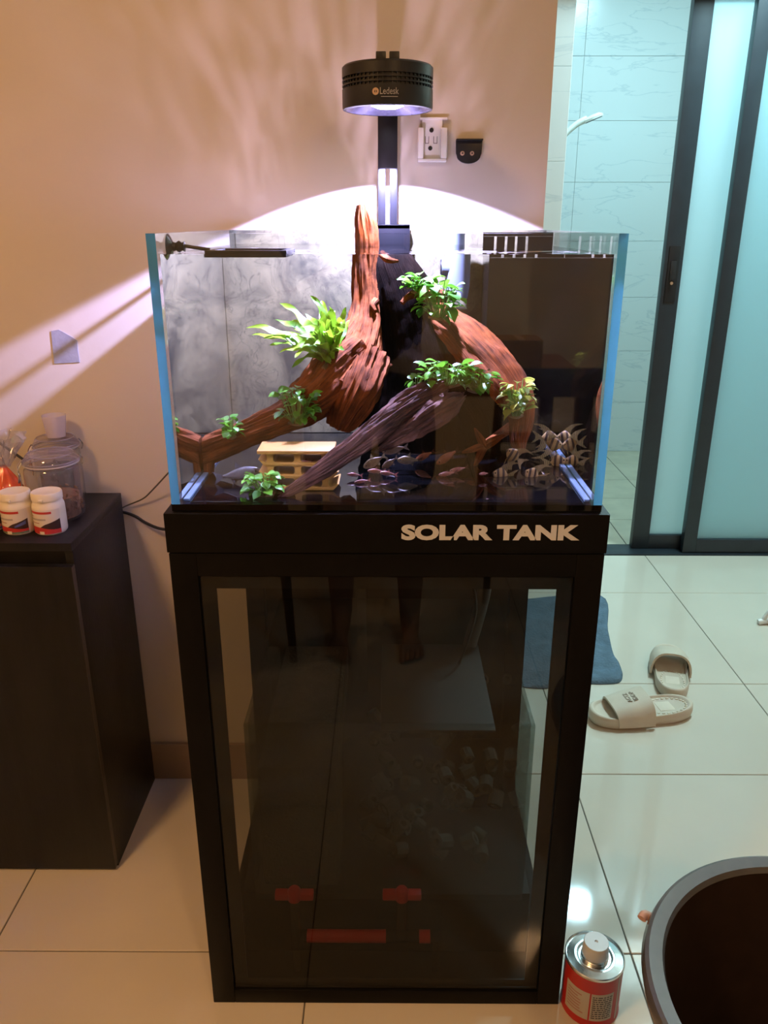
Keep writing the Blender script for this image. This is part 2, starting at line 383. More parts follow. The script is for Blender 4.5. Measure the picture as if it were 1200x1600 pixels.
# ================================================================== STAND
SF = 1.035; SB = 1.612; SX = 0.311
st = thing('aquarium_stand', 'tall black steel aquarium stand with tinted glass door under the tank', 'aquarium stand', (0, (SF + SB) / 2, 0))
PT = 0.041
obj('top_panel', B(-SX, SX, SF, SB, 0.876, ZS, bev=0.0015), M_black, st)
for sx in (-1, 1):
    for y0, y1 in ((SF + 0.001, SF + PT), (SB - PT, SB)):
        x0, x1 = sorted((sx * (SX - 0.002), sx * (SX - PT)))
        obj('post', B(x0, x1, y0, y1, 0.0, 0.8745, bev=0.0012), M_black, st)
obj('top_rail', B(-SX + PT, SX - PT, SF + 0.001, SF + 0.03, 0.8395, 0.8745, bev=0.0012), M_black, st)
obj('bottom_rail', B(-SX + PT, SX - PT, SF + 0.001, SF + 0.03, 0.0, 0.030, bev=0.0012), M_black, st)
for sx in (-1, 1):
    x0, x1 = sorted((sx * (SX - 0.002), sx * (SX - 0.03)))
    obj('side_rail', B(x0, x1, SF + PT, SB - PT, 0.0, 0.035, bev=0.001), M_black, st)
obj('base_board', B(-SX + 0.03, SX - 0.03, SF + 0.03, SB - 0.01, 0.004, 0.028), M_black, st)
obj('back_panel', B(-SX + PT, SX - PT, SB - 0.012, SB - 0.004, 0.03, 0.874), M_black, st)
door = obj('door', B(-0.2685, 0.2685, SF + 0.0045, SF + 0.0095, 0.0325, 0.8375, bev=0.0006, seg=1), M_tint, st)
bm = bmesh.new()                                           # black border printed behind the door glass
D0 = SF + 0.0097; D1 = SF + 0.012; w = 0.0215
bx(bm, -0.2685, 0.2685, D0, D1, 0.8375 - w, 0.8375); bx(bm, -0.2685, 0.2685, D0, D1, 0.0325, 0.0325 + w * 0.75)
bx(bm, -0.2685, -0.2685 + w, D0, D1, 0.0325 + w * 0.75, 0.8375 - w); bx(bm, 0.2685 - w, 0.2685, D0, D1, 0.0325 + w * 0.75, 0.8375 - w)
obj('door_border', bm, pm('door_border_black', (0.010, 0.009, 0.009), 0.3, vary=0.05), door, smooth=False)
a = at(627, 833, SF); b = at(906, 833, SF)
mt = Matrix.Translation(((a.x + b.x) / 2, SF - 0.0002, a.z)) @ FACE
text('lettering', 'SOLAR TANK', 0.029, mt, M_letter, st, bold=0.0015, spacing=1.0, width=b.x - a.x)['label'] = 'grey capital letters reading SOLAR TANK'

# ---- filter tank and plumbing inside the stand
SU = (-0.235, 0.245, 1.105, 1.575, 0.170, 0.540)
su = thing('sump_tank', 'rectangular glass filter tank inside the stand behind the tinted door', 'filter tank', ((SU[0] + SU[1]) / 2, 1.34, SU[4]))
x0, x1, y0, y1, z0, z1 = SU; g = 0.006
obj('front_pane', B(x0, x1, y0, y0 + g, z0, z1), M_sump, su, smooth=False)
obj('back_pane', B(x0, x1, y1 - g, y1, z0, z1), M_sump, su, smooth=False)
for a, b in ((x0, x0 + g), (x1 - g, x1)): obj('side_pane', B(a, b, y0 + g, y1 - g, z0, z1), M_sump, su, smooth=False)
obj('bottom_pane', B(x0 + g, x1 - g, y0 + g, y1 - g, z0, z0 + g), M_black, su, smooth=False)
m_rim = pm('sump_edge', (0.06, 0.075, 0.07), 0.3, vary=0.1)
obj('divider', B(-0.075, -0.069, y0 + g, y1 - g, z0 + g, z1 - 0.06), M_sump, su, smooth=False)
m_sp = pm('filter_sponge', (0.035, 0.034, 0.032), 0.95, vary=0.3, vscale=60, bump=0.8, bscale=180)
obj('filter_sponge', B(x0 + 0.012, -0.085, y0 + 0.02, y1 - 0.03, z0 + 0.008, z1 - 0.10, bev=0.01), m_sp, su)
bm = bmesh.new()
for i in range(70):
    p = Vector((rnd.uniform(-0.045, 0.225), rnd.uniform(y0 + 0.03, y1 - 0.05), z0 + 0.02 + rnd.random() ** 1.5 * 0.19)); rr = rnd.uniform(0.011, 0.015)
    t = bmesh.new(); lathe(t, [(rr * 0.5, -rr), (rr, -rr), (rr, rr), (rr * 0.5, rr), (rr * 0.5, -rr)], 10, close=False)
    merge(bm, t, Matrix.Translation(p) @ Euler((rnd.random() * 3, rnd.random() * 3, 0)).to_matrix().to_4x4())
o = obj('filter_rings', bm, pm('ceramic_ring', (0.10, 0.095, 0.085), 0.9, vary=0.2, vscale=50), su); o['kind'] = 'stuff'
ft = bmesh.new()
prism(ft, [(-0.01 + 0.20 * (i in (1, 2)), 1.16 + 0.30 * (i in (2, 3))) for i in range(4)], z1 - 0.055, z1 - 0.048, 'xy', bev=0.004)
obj('filter_tray', ft, pm('tray_grey', (0.028, 0.028, 0.026), 0.6, vary=0.1), su)
pl = tag(obj('plinth_box', B(-0.262, 0.262, 1.12, 1.585, 0.0282, 0.1695, bev=0.002), M_black, loc=(0, 1.35, 0.0282)), 'black box carrying the filter tank at the bottom of the stand', 'plinth')
M_redv = pm('red_pvc', (0.62, 0.02, 0.02), 0.38, vary=0.06, vscale=30)
M_clearp = glass_thin('clear_pipe', (0.72, 0.74, 0.74), 0.05)
mf = thing('pipe_manifold', 'clear and red pipe with two red valve handles low in the stand', 'pipe', (0.0, 1.075, 0.09))
PY = 1.082
def wp(px, py): return at(px, py, PY)
pA = wp(462, 1462); pB = wp(690, 1462); zc = pA.z
bm = bmesh.new(); tube(bm, [(pA.x, PY, zc), (pB.x, PY, zc)], 0.0095, 14); obj('pipe', bm, M_clearp, mf)
for xa, xb2 in ((480, 603), (655, 672)):
    bm = bmesh.new(); tube(bm, [(wp(xa, 1462).x, PY, zc), (wp(xb2, 1462).x, PY, zc)], 0.0112, 16); obj('red_sleeve', bm, M_redv, mf)
for px in (460, 628):
    c = wp(px, 1397)
    bm = bmesh.new(); tube(bm, [(c.x, PY, zc), (c.x, PY, c.z - 0.004)], 0.009, 12); obj('riser', bm, M_clearp, mf)
    bm = bmesh.new(); lathe(bm, [(0.012, -0.010), (0.012, 0.007), (0.009, 0.012)], 16, c)
    bx(bm, c.x - 0.034, c.x - 0.010, PY - 0.008, PY + 0.008, c.z - 0.008, c.z + 0.006, bev=0.003); bx(bm, c.x + 0.010, c.x + 0.034, PY - 0.008, PY + 0.008, c.z - 0.008, c.z + 0.006, bev=0.003)
    obj('valve_handle', bm, M_redv, mf)
for fx in (pA.x, pB.x - 0.01):
    bm = bmesh.new(); tube(bm, [(fx, PY, zc - 0.0095), (fx, PY, 0.029)], 0.007, 10); obj('foot', bm, M_clearp, mf)
m_hose = pm('grey_hose', (0.09, 0.09, 0.09), 0.45, vary=0.1)
bm = bmesh.new(); tube(bm, [(0.205, 1.50, 0.875), (0.205, 1.50, 0.74), (0.20, 1.47, 0.62), (0.17, 1.44, 0.50)], 0.014, 14, steps=6)
tag(obj('drain_hose', bm, m_hose, loc=(0.17, 1.44, 0.5)), 'grey drain hose hanging from the tank into the filter tank', 'hose')
bm = bmesh.new(); tube(bm, [(0.155, 1.52, 0.875), (0.153, 1.50, 0.78), (0.16, 1.46, 0.68), (0.175, 1.40, 0.60), (0.14, 1.38, 0.48)], 0.0028, 8, steps=8)
tag(obj('pump_cable', bm, M_blackpl, loc=(0.14, 1.38, 0.48)), 'thin black pump cable hanging inside the stand', 'cable')
bm = bmesh.new(); tube(bm, [(-0.055, 1.52, 0.875), (-0.055, 1.52, 0.70), (-0.052, 1.52, 0.34)], 0.010, 12, steps=4)
tag(obj('return_pipe', bm, M_clearp, loc=(-0.055, 1.52, 0.34)), 'clear return pipe rising out of the filter tank', 'pipe')

# ================================================================== AQUARIUM
aq = thing('aquarium', 'rimless glass aquarium standing on the black stand', 'aquarium', (0, (TF + TB) / 2, ZS))
def edge_mat():
    m, nt, N, L = node_mat('polished_glass_edge')
    out = N.new('ShaderNodeOutputMaterial')
    t = N.new('ShaderNodeBsdfTranslucent'); t.inputs[0].default_value = (0.075, 0.30, 0.38, 1)
    d = N.new('ShaderNodeBsdfDiffuse'); d.inputs[0].default_value = (0.10, 0.32, 0.46, 1)
    g = N.new('ShaderNodeBsdfGlossy'); g.inputs['Roughness'].default_value = 0.15
    a = N.new('ShaderNodeMixShader'); a.inputs[0].default_value = 0.35; L.new(t.outputs[0], a.inputs[1]); L.new(d.outputs[0], a.inputs[2])
    b = N.new('ShaderNodeMixShader'); L.new(schlick(nt, 0.04), b.inputs[0]); L.new(a.outputs[0], b.inputs[1]); L.new(g.outputs[0], b.inputs[2])
    L.new(b.outputs[0], out.inputs[0]); return m
M_edge = edge_mat()
obj('front_pane', B(-TX + GL, TX - GL, TF, TF + GL, ZF, ZT), M_glass, aq, smooth=False)
obj('back_pane', B(-TX + GL, TX - GL, TB - GL, TB, ZF, ZT), M_bglass, aq, smooth=False)
for sx in (-1, 1):
    x0, x1 = sorted((sx * TX, sx * (TX - GL)))
    o = obj('side_pane', B(x0, x1, TF, TB, ZF, ZT), [M_glass, M_edge], aq, smooth=False)
    for f in o.data.polygons:
        if f.normal.y < -0.9 or f.normal.z > 0.9: f.material_index = 1
    # pale silicone and glass strip along the bottom corner
    x0, x1 = sorted((sx * (TX - GL - 0.0015), sx * (TX - GL - 0.010)))
    obj('silicone_bead', B(x0, x1, TF + GL + 0.002, TB - GL - 0.002, ZF, ZF + 0.004, bev=0.0015), pm('silicone', (0.08, 0.12, 0.15), 0.35, vary=0.1), aq)
M_bot = pm('black_tank_bottom', (0.0022, 0.0022, 0.0024), 0.03, spec=0.5, vary=0.3, vscale=30, coat=0.12)
obj('bottom_pane', B(-TX, TX, TF, TB, ZS + 0.001, ZF), M_bot, aq, smooth=False)
def concrete():
    m, nt, N, L = node_mat('concrete_print')
    out = N.new('ShaderNodeOutputMaterial'); b = N.new('ShaderNodeBsdfPrincipled'); b.inputs['Roughness'].default_value = 0.75; L.new(b.outputs[0], out.inputs[0])
    tc = N.new('ShaderNodeTexCoord')
    n = N.new('ShaderNodeTexNoise'); n.inputs['Scale'].default_value = 13; n.inputs['Detail'].default_value = 10; n.inputs['Distortion'].default_value = 1.0; n.inputs['Roughness'].default_value = 0.62
    L.new(tc.outputs['Object'], n.inputs['Vector'])
    r = N.new('ShaderNodeValToRGB'); e = r.color_ramp.elements
    e[0].position = 0.34; e[0].color = (0.050, 0.045, 0.022, 1); e[1].position = 0.66; e[1].color = (0.235, 0.20, 0.095, 1)
    L.new(n.outputs[0], r.inputs[0])
    n2 = N.new('ShaderNodeTexNoise'); n2.inputs['Scale'].default_value = 20; n2.inputs['Detail'].default_value = 8; n2.inputs['Distortion'].default_value = 2.5
    L.new(tc.outputs['Object'], n2.inputs['Vector'])
    r2 = N.new('ShaderNodeValToRGB'); f = r2.color_ramp.elements; f[0].position = 0.478; f[0].color = (1, 1, 1, 1); f[1].position = 0.522; f[1].color = (1, 1, 1, 1)
    k = f.new(0.5); k.color = (0.58, 0.57, 0.56, 1)
    L.new(n2.outputs[0], r2.inputs[0])
    mx = N.new('ShaderNodeMix'); mx.data_type = 'RGBA'; mx.blend_type = 'MULTIPLY'; mx.inputs[0].default_value = 1
    L.new(r.outputs[0], mx.inputs[6]); L.new(r2.outputs[0], mx.inputs[7]); L.new(mx.outputs[2], b.inputs['Base Color'])
    return m
obj('background_sheet', B(-TX, TX, TB + 0.0005, TB + 0.002, ZS + 0.001, ZT), concrete(), aq, smooth=False)['label'] = 'grey concrete print behind the back pane'
# black overflow box in the right rear corner
wx0 = tk(757, 560, 1.47).x; wy = 1.455
weir = obj('weir_box', B(wx0, TX - GL - 0.001, wy, TB - GL - 0.001, ZF, 1.262), pm('black_acrylic', (0.004, 0.004, 0.004), 0.05, spec=0.5, vary=0.05), aq, smooth=False)
gx = [wx0] + [tk(p, 375, wy).x for p in (787, 805, 822, 840)] + [TX - GL - 0.001]
for k in range(5):
    obj('comb_tooth', B(gx[k] + (0.0022 if k else 0), gx[k + 1] - (0.0022 if k < 4 else 0), wy, wy + 0.004, 1.2622, 1.2935), MATS['black_acrylic'], weir, smooth=False)
obj('comb_bar', B(wx0, TX - GL - 0.001, wy, wy + 0.004, 1.2937, 1.300), MATS['black_acrylic'], weir, smooth=False)
# PVC outlet elbow
M_pvc = pm('grey_blue_pvc', (0.15, 0.18, 0.20), 0.32, vary=0.06, vscale=20)
EY = 1.54; e0 = tk(716, 400, EY); e1 = tk(718, 452, EY); e2 = tk(690, 418, EY)
ob = thing('outlet_pipe', 'grey blue plastic elbow pipe hanging in the rear right of the tank', 'pipe', (e1.x, EY, e1.z - 0.02))
bm = bmesh.new(); tube(bm, [(e0.x, EY, 1.298), (e0.x, EY, e1.z + 0.005), (e0.x + 0.001, EY - 0.004, e1.z - 0.016)], [0.0215, 0.0215, 0.017], 22)
obj('vertical_pipe', bm, M_pvc, ob)
bm = bmesh.new(); tube(bm, [(e0.x - 0.01, EY, e2.z), (e2.x, EY, e2.z)], 0.016, 20); obj('side_branch', bm, M_pvc, ob)
bm = bmesh.new(); tube(bm, [(e2.x + 0.001, EY, e2.z), (e2.x - 0.002, EY, e2.z)], 0.013, 18); obj('opening', bm, M_blackpl, ob)

# water: refracting sides, rippled top
def water_side():
    m, nt, N, L = node_mat('water_body')
    out = N.new('ShaderNodeOutputMaterial'); b = N.new('ShaderNodeBsdfGlass'); b.inputs['IOR'].default_value = NW; b.inputs['Roughness'].default_value = 0
    b.inputs[0].default_value = (0.985, 0.99, 0.99, 1); L.new(b.outputs[0], out.inputs[0]); return m
M_wside = water_side()
M_wtop = glass_thin('water_surface', (0.99, 0.995, 1.0), 0.022, rough=0.01)
wx = TX - GL - 0.0004; wy0 = TF + GL + 0.0004; wy1 = TB - GL - 0.0004
bm = bmesh.new(); nx, ny = 90, 80; G = []
for j in range(ny + 1):
    row = []
    for i in range(nx + 1):
        x = -wx + 2 * wx * i / nx; y = wy0 + (wy1 - wy0) * j / ny
        edge = min(i, nx - i, j, ny - j) / 5.0; k = min(1, edge)
        h = 0.0007 * k * (noise.noise(Vector((x * 22, y * 34, 0.3))) + 0.5 * noise.noise(Vector((x * 55, y * 70, 4.3))))
        row.append(bm.verts.new((x, y, ZW + h)))
    G.append(row)
for j in range(ny):
    for i in range(nx):
        bm.faces.new((G[j][i], G[j][i + 1], G[j + 1][i + 1], G[j + 1][i])).material_index = 1
zb = ZF + 0.0003
def lo(v): return bm.verts.new((v.co.x, v.co.y, zb))
cn = [G[0][0], G[0][nx], G[ny][nx], G[ny][0]]; cl = [lo(v) for v in cn]
def wall_face(row, a, b): bm.faces.new([a, b] + list(reversed(row)))
wall_face(G[0], cl[0], cl[1]); wall_face([G[j][nx] for j in range(ny + 1)], cl[1], cl[2]); wall_face([G[j][0] for j in range(ny, -1, -1)], cl[3], cl[0])
wo = obj('water', bm, [M_wside, M_wtop], recalc=False, angle=30)
tag(wo, 'clear water filling the aquarium almost to the rim', 'water', kind='stuff')

# ================================================================== LED LAMP over the tank
LY = 1.442; LZ = 1.487; LR = 0.0735
M_lampb = pm('lamp_black', (0.012, 0.013, 0.014), 0.36, vary=0.08, vscale=60)
la = thing('aquarium_lamp', 'round black LED lamp on a flat black arm above the aquarium', 'lamp', (0, TB, ZT))
prof = [(LR - 0.006, LZ), (LR - 0.001, LZ + 0.001), (LR, LZ + 0.004), (LR, LZ + 0.030)]
for k in range(3):
    z = LZ + 0.030 + k * 0.0062; prof += [(LR, z), (LR - 0.004, z + 0.0004), (LR - 0.004, z + 0.0034), (LR, z + 0.0038)]
prof += [(LR, LZ + 0.061), (LR - 0.003, LZ + 0.064), (0.0, LZ + 0.064)]
bm = bmesh.new(); lathe(bm, prof, 72, (0, LY, 0), close=False); body = obj('housing', bm, M_lampb, la, angle=30)
bm = bmesh.new()
for k in range(60):
    a = 2 * math.pi * k / 60
    for r in range(3):
        t = bmesh.new(); z = LZ + 0.030 + r * 0.0062; bx(t, LR - 0.0045, LR - 0.0015, -0.0009, 0.0009, z, z + 0.004)
        merge(bm, t, Matrix.Translation((0, LY, 0)) @ Matrix.Rotation(a, 4, 'Z'))
fin = obj('vent_fins', bm, M_lampb, la, smooth=False); fin['kind'] = 'stuff'
bm = bmesh.new(); lathe(bm, [(LR - 0.006, LZ + 0.0005), (LR - 0.012, LZ + 0.004), (0.048, LZ + 0.012), (0.034, LZ + 0.018), (0.0, LZ + 0.018)], 60, (0, LY, 0), close=False)
obj('reflector', bm, pm('lamp_reflector', (0.30, 0.28, 0.45), 0.25, 0.7, vary=0.15, vscale=200), la)
bm = bmesh.new(); lathe(bm, [(0.031, LZ + 0.0175), (0.031, LZ + 0.013), (0.027, LZ + 0.008), (0.017, LZ + 0.004), (0.0, LZ + 0.0028)], 40, (0, LY, 0), close=False)
LEDC = (0.47, 0.46, 1.0)
lens = obj('lens', bm, pm('lamp_lens', (0.9, 0.9, 1.0), 0.2, emis=(0.9, 0.88, 1.0), estr=14.0, vary=0.01), la)
sp = bpy.data.lights.new('aquarium_lamp_light', 'SPOT'); sp.energy = 195; sp.color = LEDC; sp.spot_size = R(128.5); sp.spot_blend = 0.05; sp.shadow_soft_size = 0.010
so = bpy.data.objects.new('aquarium_lamp_light', sp); C.objects.link(so); so.location = (0, LY, LZ + 0.0015)
for sx in (-1, 1):
    a0, a1 = sorted((sx * 0.0025, sx * 0.0185)); obj('hanger', B(a0, a1, LY - 0.035, LY - 0.020, LZ + 0.064, LZ + 0.080, bev=0.0015), M_lampb, la)
AY = TB + 0.010
obj('arm_top', B(-0.018, 0.018, LY - 0.020, AY + 0.004, LZ + 0.0643, LZ + 0.0685, bev=0.001), M_lampb, la)
bm = bmesh.new(); bx(bm, -0.018, 0.018, AY, AY + 0.004, 1.41, LZ + 0.066, bev=0.0008); bx(bm, -0.018, -0.0038, AY, AY + 0.004, 1.288, 1.41, bev=0.0008); bx(bm, 0.0038, 0.018, AY, AY + 0.004, 1.288, 1.41, bev=0.0008)
bx(bm, -0.018, 0.018, AY, AY + 0.004, 1.27, 1.289, bev=0.0008)
obj('arm', bm, pm('arm_black', (0.006, 0.006, 0.0075), 0.4, spec=0.3, vary=0.1, vscale=300), la)
bm = bmesh.new(); bx(bm, -0.020, 0.042, TB - GL - 0.010, TB - GL - 0.001, 1.262, 1.313, bev=0.002); bx(bm, -0.020, 0.042, TB - GL - 0.010, AY - 0.0003, ZT + 0.0005, 1.313, bev=0.002); bx(bm, -0.020, 0.042, TB + 0.003, AY - 0.0003, 1.262, 1.313, bev=0.002)
obj('clamp', bm, pm('clamp_black', (0.004, 0.004, 0.005), 0.4, spec=0.2, vary=0.1), la)
M_gold = pm('gold_print', (0.55, 0.36, 0.22), 0.45, vary=0.03); M_grey = pm('grey_print', (0.38, 0.36, 0.35), 0.5, vary=0.03)
def on_cyl(me_obj, cx, cy, r):                            # wrap flat print round an upright cylinder (front side)
    for v in me_obj.data.vertices:
        w = v.co + wpos(me_obj); d = cy - r - w.y; a = (w.x - cx) / r
        p = Vector((cx + (r + d) * math.sin(a), cy - (r + d) * math.cos(a), w.z)); v.co = p - wpos(me_obj)
zt = LZ + 0.019
o = text('lettering', 'Ledesk', 0.0135, Matrix.Translation((0.003, LY - LR - 0.0002, zt)) @ FACE, M_grey, la, bold=0.0, width=0.029); on_cyl(o, 0, LY, LR)
bm = bmesh.new(); lathe(bm, [(0.0022, -0.0002), (0.0052, -0.0002), (0.0052, -0.0006), (0.0022, -0.0006), (0.0022, -0.0002)], 24, (-0.0185, LY - LR, zt), close=False, axis='y')
bx(bm, -0.0192, -0.0178, LY - LR - 0.0006, LY - LR - 0.0002, zt - 0.0022, zt + 0.0022)
o = obj('emblem', bm, M_gold, la, smooth=False); on_cyl(o, 0, LY, LR)
bm = bmesh.new(); bx(bm, -0.010, 0.016, LY - LR - 0.0005, LY - LR - 0.0002, zt - 0.0078, zt - 0.0070)
bmesh.ops.subdivide_edges(bm, edges=bm.edges[:], cuts=4, use_grid_fill=True); o = obj('strapline', bm, M_grey, la, smooth=False); on_cyl(o, 0, LY, LR)

# ================================================================== DRIFTWOOD
M_wood = wood_mat('driftwood_red', (0.030, 0.0085, 0.0025), (0.27, 0.072, 0.014))
M_wood2 = wood_mat('driftwood_purple', (0.015, 0.006, 0.004), (0.16, 0.068, 0.040), 0.8)
M_woodshade = wood_mat('driftwood_shade', (0.0016, 0.0012, 0.0008), (0.008, 0.004, 0.0022), 1.0, 0.02)  # shade of the stump's hollow put into a near-black wood colour
def limb(name, P, mat, parent, seed=0, n=40, steps=12, ridge=0.10, lump=0.16, flat=1.0, jag=0.0):
    """P: (point, radius) list; a gnarled limb whose ridges and UVs run along its length"""
    Q = catmull([(p.x, p.y, p.z, r) for p, r in P], steps)
    V = [Vector(q[:3]) for q in Q]; bm = bmesh.new(); uvl = bm.loops.layers.uv.new('UVMap'); rings = []; L = 0.0; vs_ = []
    for k, ((t, u, w), v, q) in enumerate(zip(frames(V), V, Q)):
        if k: L += (V[k] - V[k - 1]).length
        vs_.append(L); ring = []
        for i in range(n):
            a = 2 * math.pi * i / n; ca, sa = math.cos(a), math.sin(a)
            r = q[3] * (1 + lump * noise.noise(Vector((ca * 1.1 + seed, sa * 1.1, L * 14 + seed))) * 1.6
                        + ridge * noise.noise(Vector((ca * 3.6, sa * 3.6 + seed, L * 9)))
                        + ridge * 0.75 * noise.noise(Vector((ca * 8.5, sa * 8.5 + seed, L * 16)))
                        + ridge * 0.45 * noise.noise(Vector((ca * 15, sa * 15 + seed, L * 45))) + ridge * 0.3 * noise.noise(Vector((ca * 27, sa * 27 + seed, L * 90))))
            off = Vector((0, 0, 0))
            if jag and (k == 0 or k == len(Q) - 1): off = t * (jag * noise.noise(Vector((ca * 3, sa * 3, seed))) * (1 if k else -1))
            q_ = v + (u * ca * flat + w * sa) * max(0.0008, r) + off; q_.z = max(q_.z, ZF + 0.0006); q_.x = max(-TX + GL + 0.0025, min(TX - GL - 0.0025, q_.x)); q_.y = min(q_.y, TB - GL - 0.002)
            ring.append(bm.verts.new(q_))
        rings.append(ring)
    c0 = 2 * math.pi * sum(q[3] for q in Q) / len(Q)
    for k in range(len(rings) - 1):
        for i in range(n):
            j = (i + 1) % n; f = bm.faces.new((rings[k][i], rings[k][j], rings[k + 1][j], rings[k + 1][i]))
            for lp, (uu, vv) in zip(f.loops, ((i, k), (i + 1, k), (i + 1, k + 1), (i, k + 1))): lp[uvl].uv = (c0 * uu / n, vs_[vv])
    for ring, rev in ((rings[0], True), (rings[-1], False)):
        c = sum((v.co for v in ring), Vector()) / n; cv = bm.verts.new(c)
        for i in range(n):
            j = (i + 1) % n; f = bm.faces.new((ring[j], ring[i], cv) if rev else (ring[i], ring[j], cv))
            for lp in f.loops: lp[uvl].uv = (lp.vert.co.x, lp.vert.co.z)
    return obj(name, bm, mat, parent, angle=60)
def TP(*rows):                                            # rows of (px, py, depth, radius in px)
    return [(tk(px, py, Y), r * tsc(Y, py)) for px, py, Y, r in rows]
stump = thing('driftwood_stump', 'large reddish brown hollow driftwood stump with spreading roots in the tank', 'driftwood', (tk(630, 700, 1.42).x, 1.42, ZF))
limb('trunk', TP((600, 404, 1.475, 30), (602, 410, 1.475, 38), (606, 425, 1.468, 46), (618, 460, 1.465, 56), (630, 520, 1.465, 68), (640, 600, 1.465, 80), (648, 680, 1.46, 88), (650, 730, 1.45, 92)), M_woodshade, stump, 3, n=64, flat=0.72, lump=0.10)
limb('spire', TP((563, 317, 1.452, 8), (567, 342, 1.45, 15), (571, 375, 1.447, 17), (571, 420, 1.442, 18), (572, 480, 1.425, 22), (566, 530, 1.395, 31), (546, 572, 1.36, 42), (520, 610, 1.325, 40)), M_wood, stump, 11, n=80, ridge=0.15)
limb('root', TP((556, 560, 1.375, 42), (520, 592, 1.335, 40), (482, 628, 1.30, 34), (440, 655, 1.28, 25), (385, 677, 1.265, 22), (330, 700, 1.255, 24), (292, 712, 1.25, 25), (272, 722, 1.248, 22)), M_wood, stump, 17, n=72, ridge=0.15)
limb('root', TP((572, 560, 1.37, 34), (556, 605, 1.325, 36), (540, 640, 1.31, 30), (528, 668, 1.31, 20)), M_wood, stump, 23, n=64, ridge=0.26)
limb('root', TP((320, 700, 1.26, 18), (318, 725, 1.25, 18), (318, 752, 1.24, 16)), M_wood, stump, 29, n=32)
limb('root', TP((668, 478, 1.47, 26), (702, 504, 1.445, 24), (741, 543, 1.405, 30), (780, 584, 1.365, 33), (806, 620, 1.34, 29), (814, 655, 1.325, 20), (811, 690, 1.315, 15), (815, 710, 1.31, 8)), M_wood, stump, 37, n=80, ridge=0.11)
limb('root', TP((700, 520, 1.46, 30), (740, 600, 1.44, 44), (770, 660, 1.43, 48), (780, 725, 1.42, 46)), M_woodshade, stump, 41, n=48)
limb('ledge', TP((664, 462, 1.42, 10), (690, 463, 1.405, 9), (655, 458, 1.385, 7), (638, 464, 1.375, 5), (628, 474, 1.37, 4)), M_wood, stump, 43, n=20)
limb('splinter', TP((596, 398, 1.42, 4), (604, 404, 1.405, 5), (612, 407, 1.405, 4), (622, 408, 1.41, 2)), M_wood, stump, 47, n=16, ridge=0.3)
limb('splinter', TP((588, 470, 1.405, 6), (582, 478, 1.395, 5), (586, 486, 1.39, 3)), M_wood, stump, 53, n=16)
st0 = (757, 697)
for (ex, ey) in ((742, 670), (722, 708), (741, 732), (790, 680)):
    limb('forked_root', TP((st0[0], st0[1], 1.31, 7), ((st0[0] + ex) / 2, (st0[1] + ey) / 2, 1.30, 5.5), (ex, ey, 1.295, 1.5)), M_wood, stump, ex, n=22, ridge=0.25, steps=6)
limb('forked_root', TP((757, 697, 1.31, 7), (778, 682, 1.35, 8), (800, 668, 1.37, 10)), M_wood, stump, 61, n=22)
br = thing('driftwood_branch', 'purple brown driftwood branch leaning diagonally in front of the stump', 'driftwood', (tk(450, 772, 1.10).x, 1.12, ZF))
limb('branch', TP((438, 778, 1.082, 4), (455, 766, 1.086, 8), (495, 740, 1.093, 13), (545, 706, 1.115, 17), (595, 668, 1.155, 20), (640, 636, 1.195, 22), (672, 616, 1.215, 20), (694, 601, 1.235, 13)), M_wood2, br, 71, n=88, steps=16, ridge=0.24, lump=0.12, flat=0.8, jag=0.01)
limb('broken_end', TP((622, 684, 1.165, 6), (648, 668, 1.17, 13), (676, 648, 1.18, 18), (702, 632, 1.195, 17), (722, 620, 1.21, 6)), M_wood2, br, 79, n=44, ridge=0.5, lump=0.4, jag=0.01)
limb('broken_end', TP((592, 704, 1.145, 4), (612, 693, 1.15, 9), (634, 680, 1.16, 11), (652, 668, 1.165, 7)), M_wood2, br, 83, n=36, ridge=0.6, lump=0.4)

# ================================================================== PLANTS
M_fern = leaf_mat('fern_leaf', (0.08, 0.23, 0.007), (0.30, 0.50, 0.025), 60)
M_anub = leaf_mat('anubias_leaf', (0.024, 0.135, 0.007), (0.15, 0.40, 0.025), 90)
M_anub2 = leaf_mat('anubias_leaf_yellow', (0.07, 0.18, 0.009), (0.38, 0.37, 0.035), 90)
M_stem = pm('plant_stem', (0.16, 0.30, 0.05), 0.5, vary=0.2, vscale=60)
M_rhiz = pm('rhizome', (0.20, 0.13, 0.05), 0.7, vary=0.3, vscale=80)
def blade(name, base, mid, tip, width, parent, mat, seed, up=Vector((0, -0.45, 0.9))):
    bm = bmesh.new(); n = 16; L = []; Rr = []; Cc = []
    for k in range(n + 1):
        t = k / n; p = base * (1 - t) ** 2 + mid * 2 * t * (1 - t) + tip * t * t
        d = ((mid - base) * (1 - t) + (tip - mid) * t).normalized(); s = d.cross(up).normalized(); nn = s.cross(d).normalized()
        w = width * (math.sin(math.pi * min(1, 0.10 + t * 0.90)) ** 0.75) * (1 if t > 0.05 else 0.5)
        wl = 0.55 * width * math.sin(t * 15 + seed); wr = 0.55 * width * math.sin(t * 13 + seed * 2 + 1)
        Cc.append(bm.verts.new(p)); L.append(bm.verts.new(p - s * w + nn * (0.35 * w + wl * min(1, w / width)))); Rr.append(bm.verts.new(p + s * w + nn * (0.35 * w + wr * min(1, w / width))))
    for k in range(n):
        bm.faces.new((L[k], Cc[k], Cc[k + 1], L[k + 1])); bm.faces.new((Cc[k], Rr[k], Rr[k + 1], Cc[k + 1]))
    o = obj(name, bm, mat, parent, angle=180, recalc=False); return o
fr = thing('fern', 'bright green fern with long wavy leaves growing on the left root', 'plant', tk(518, 572, 1.33))
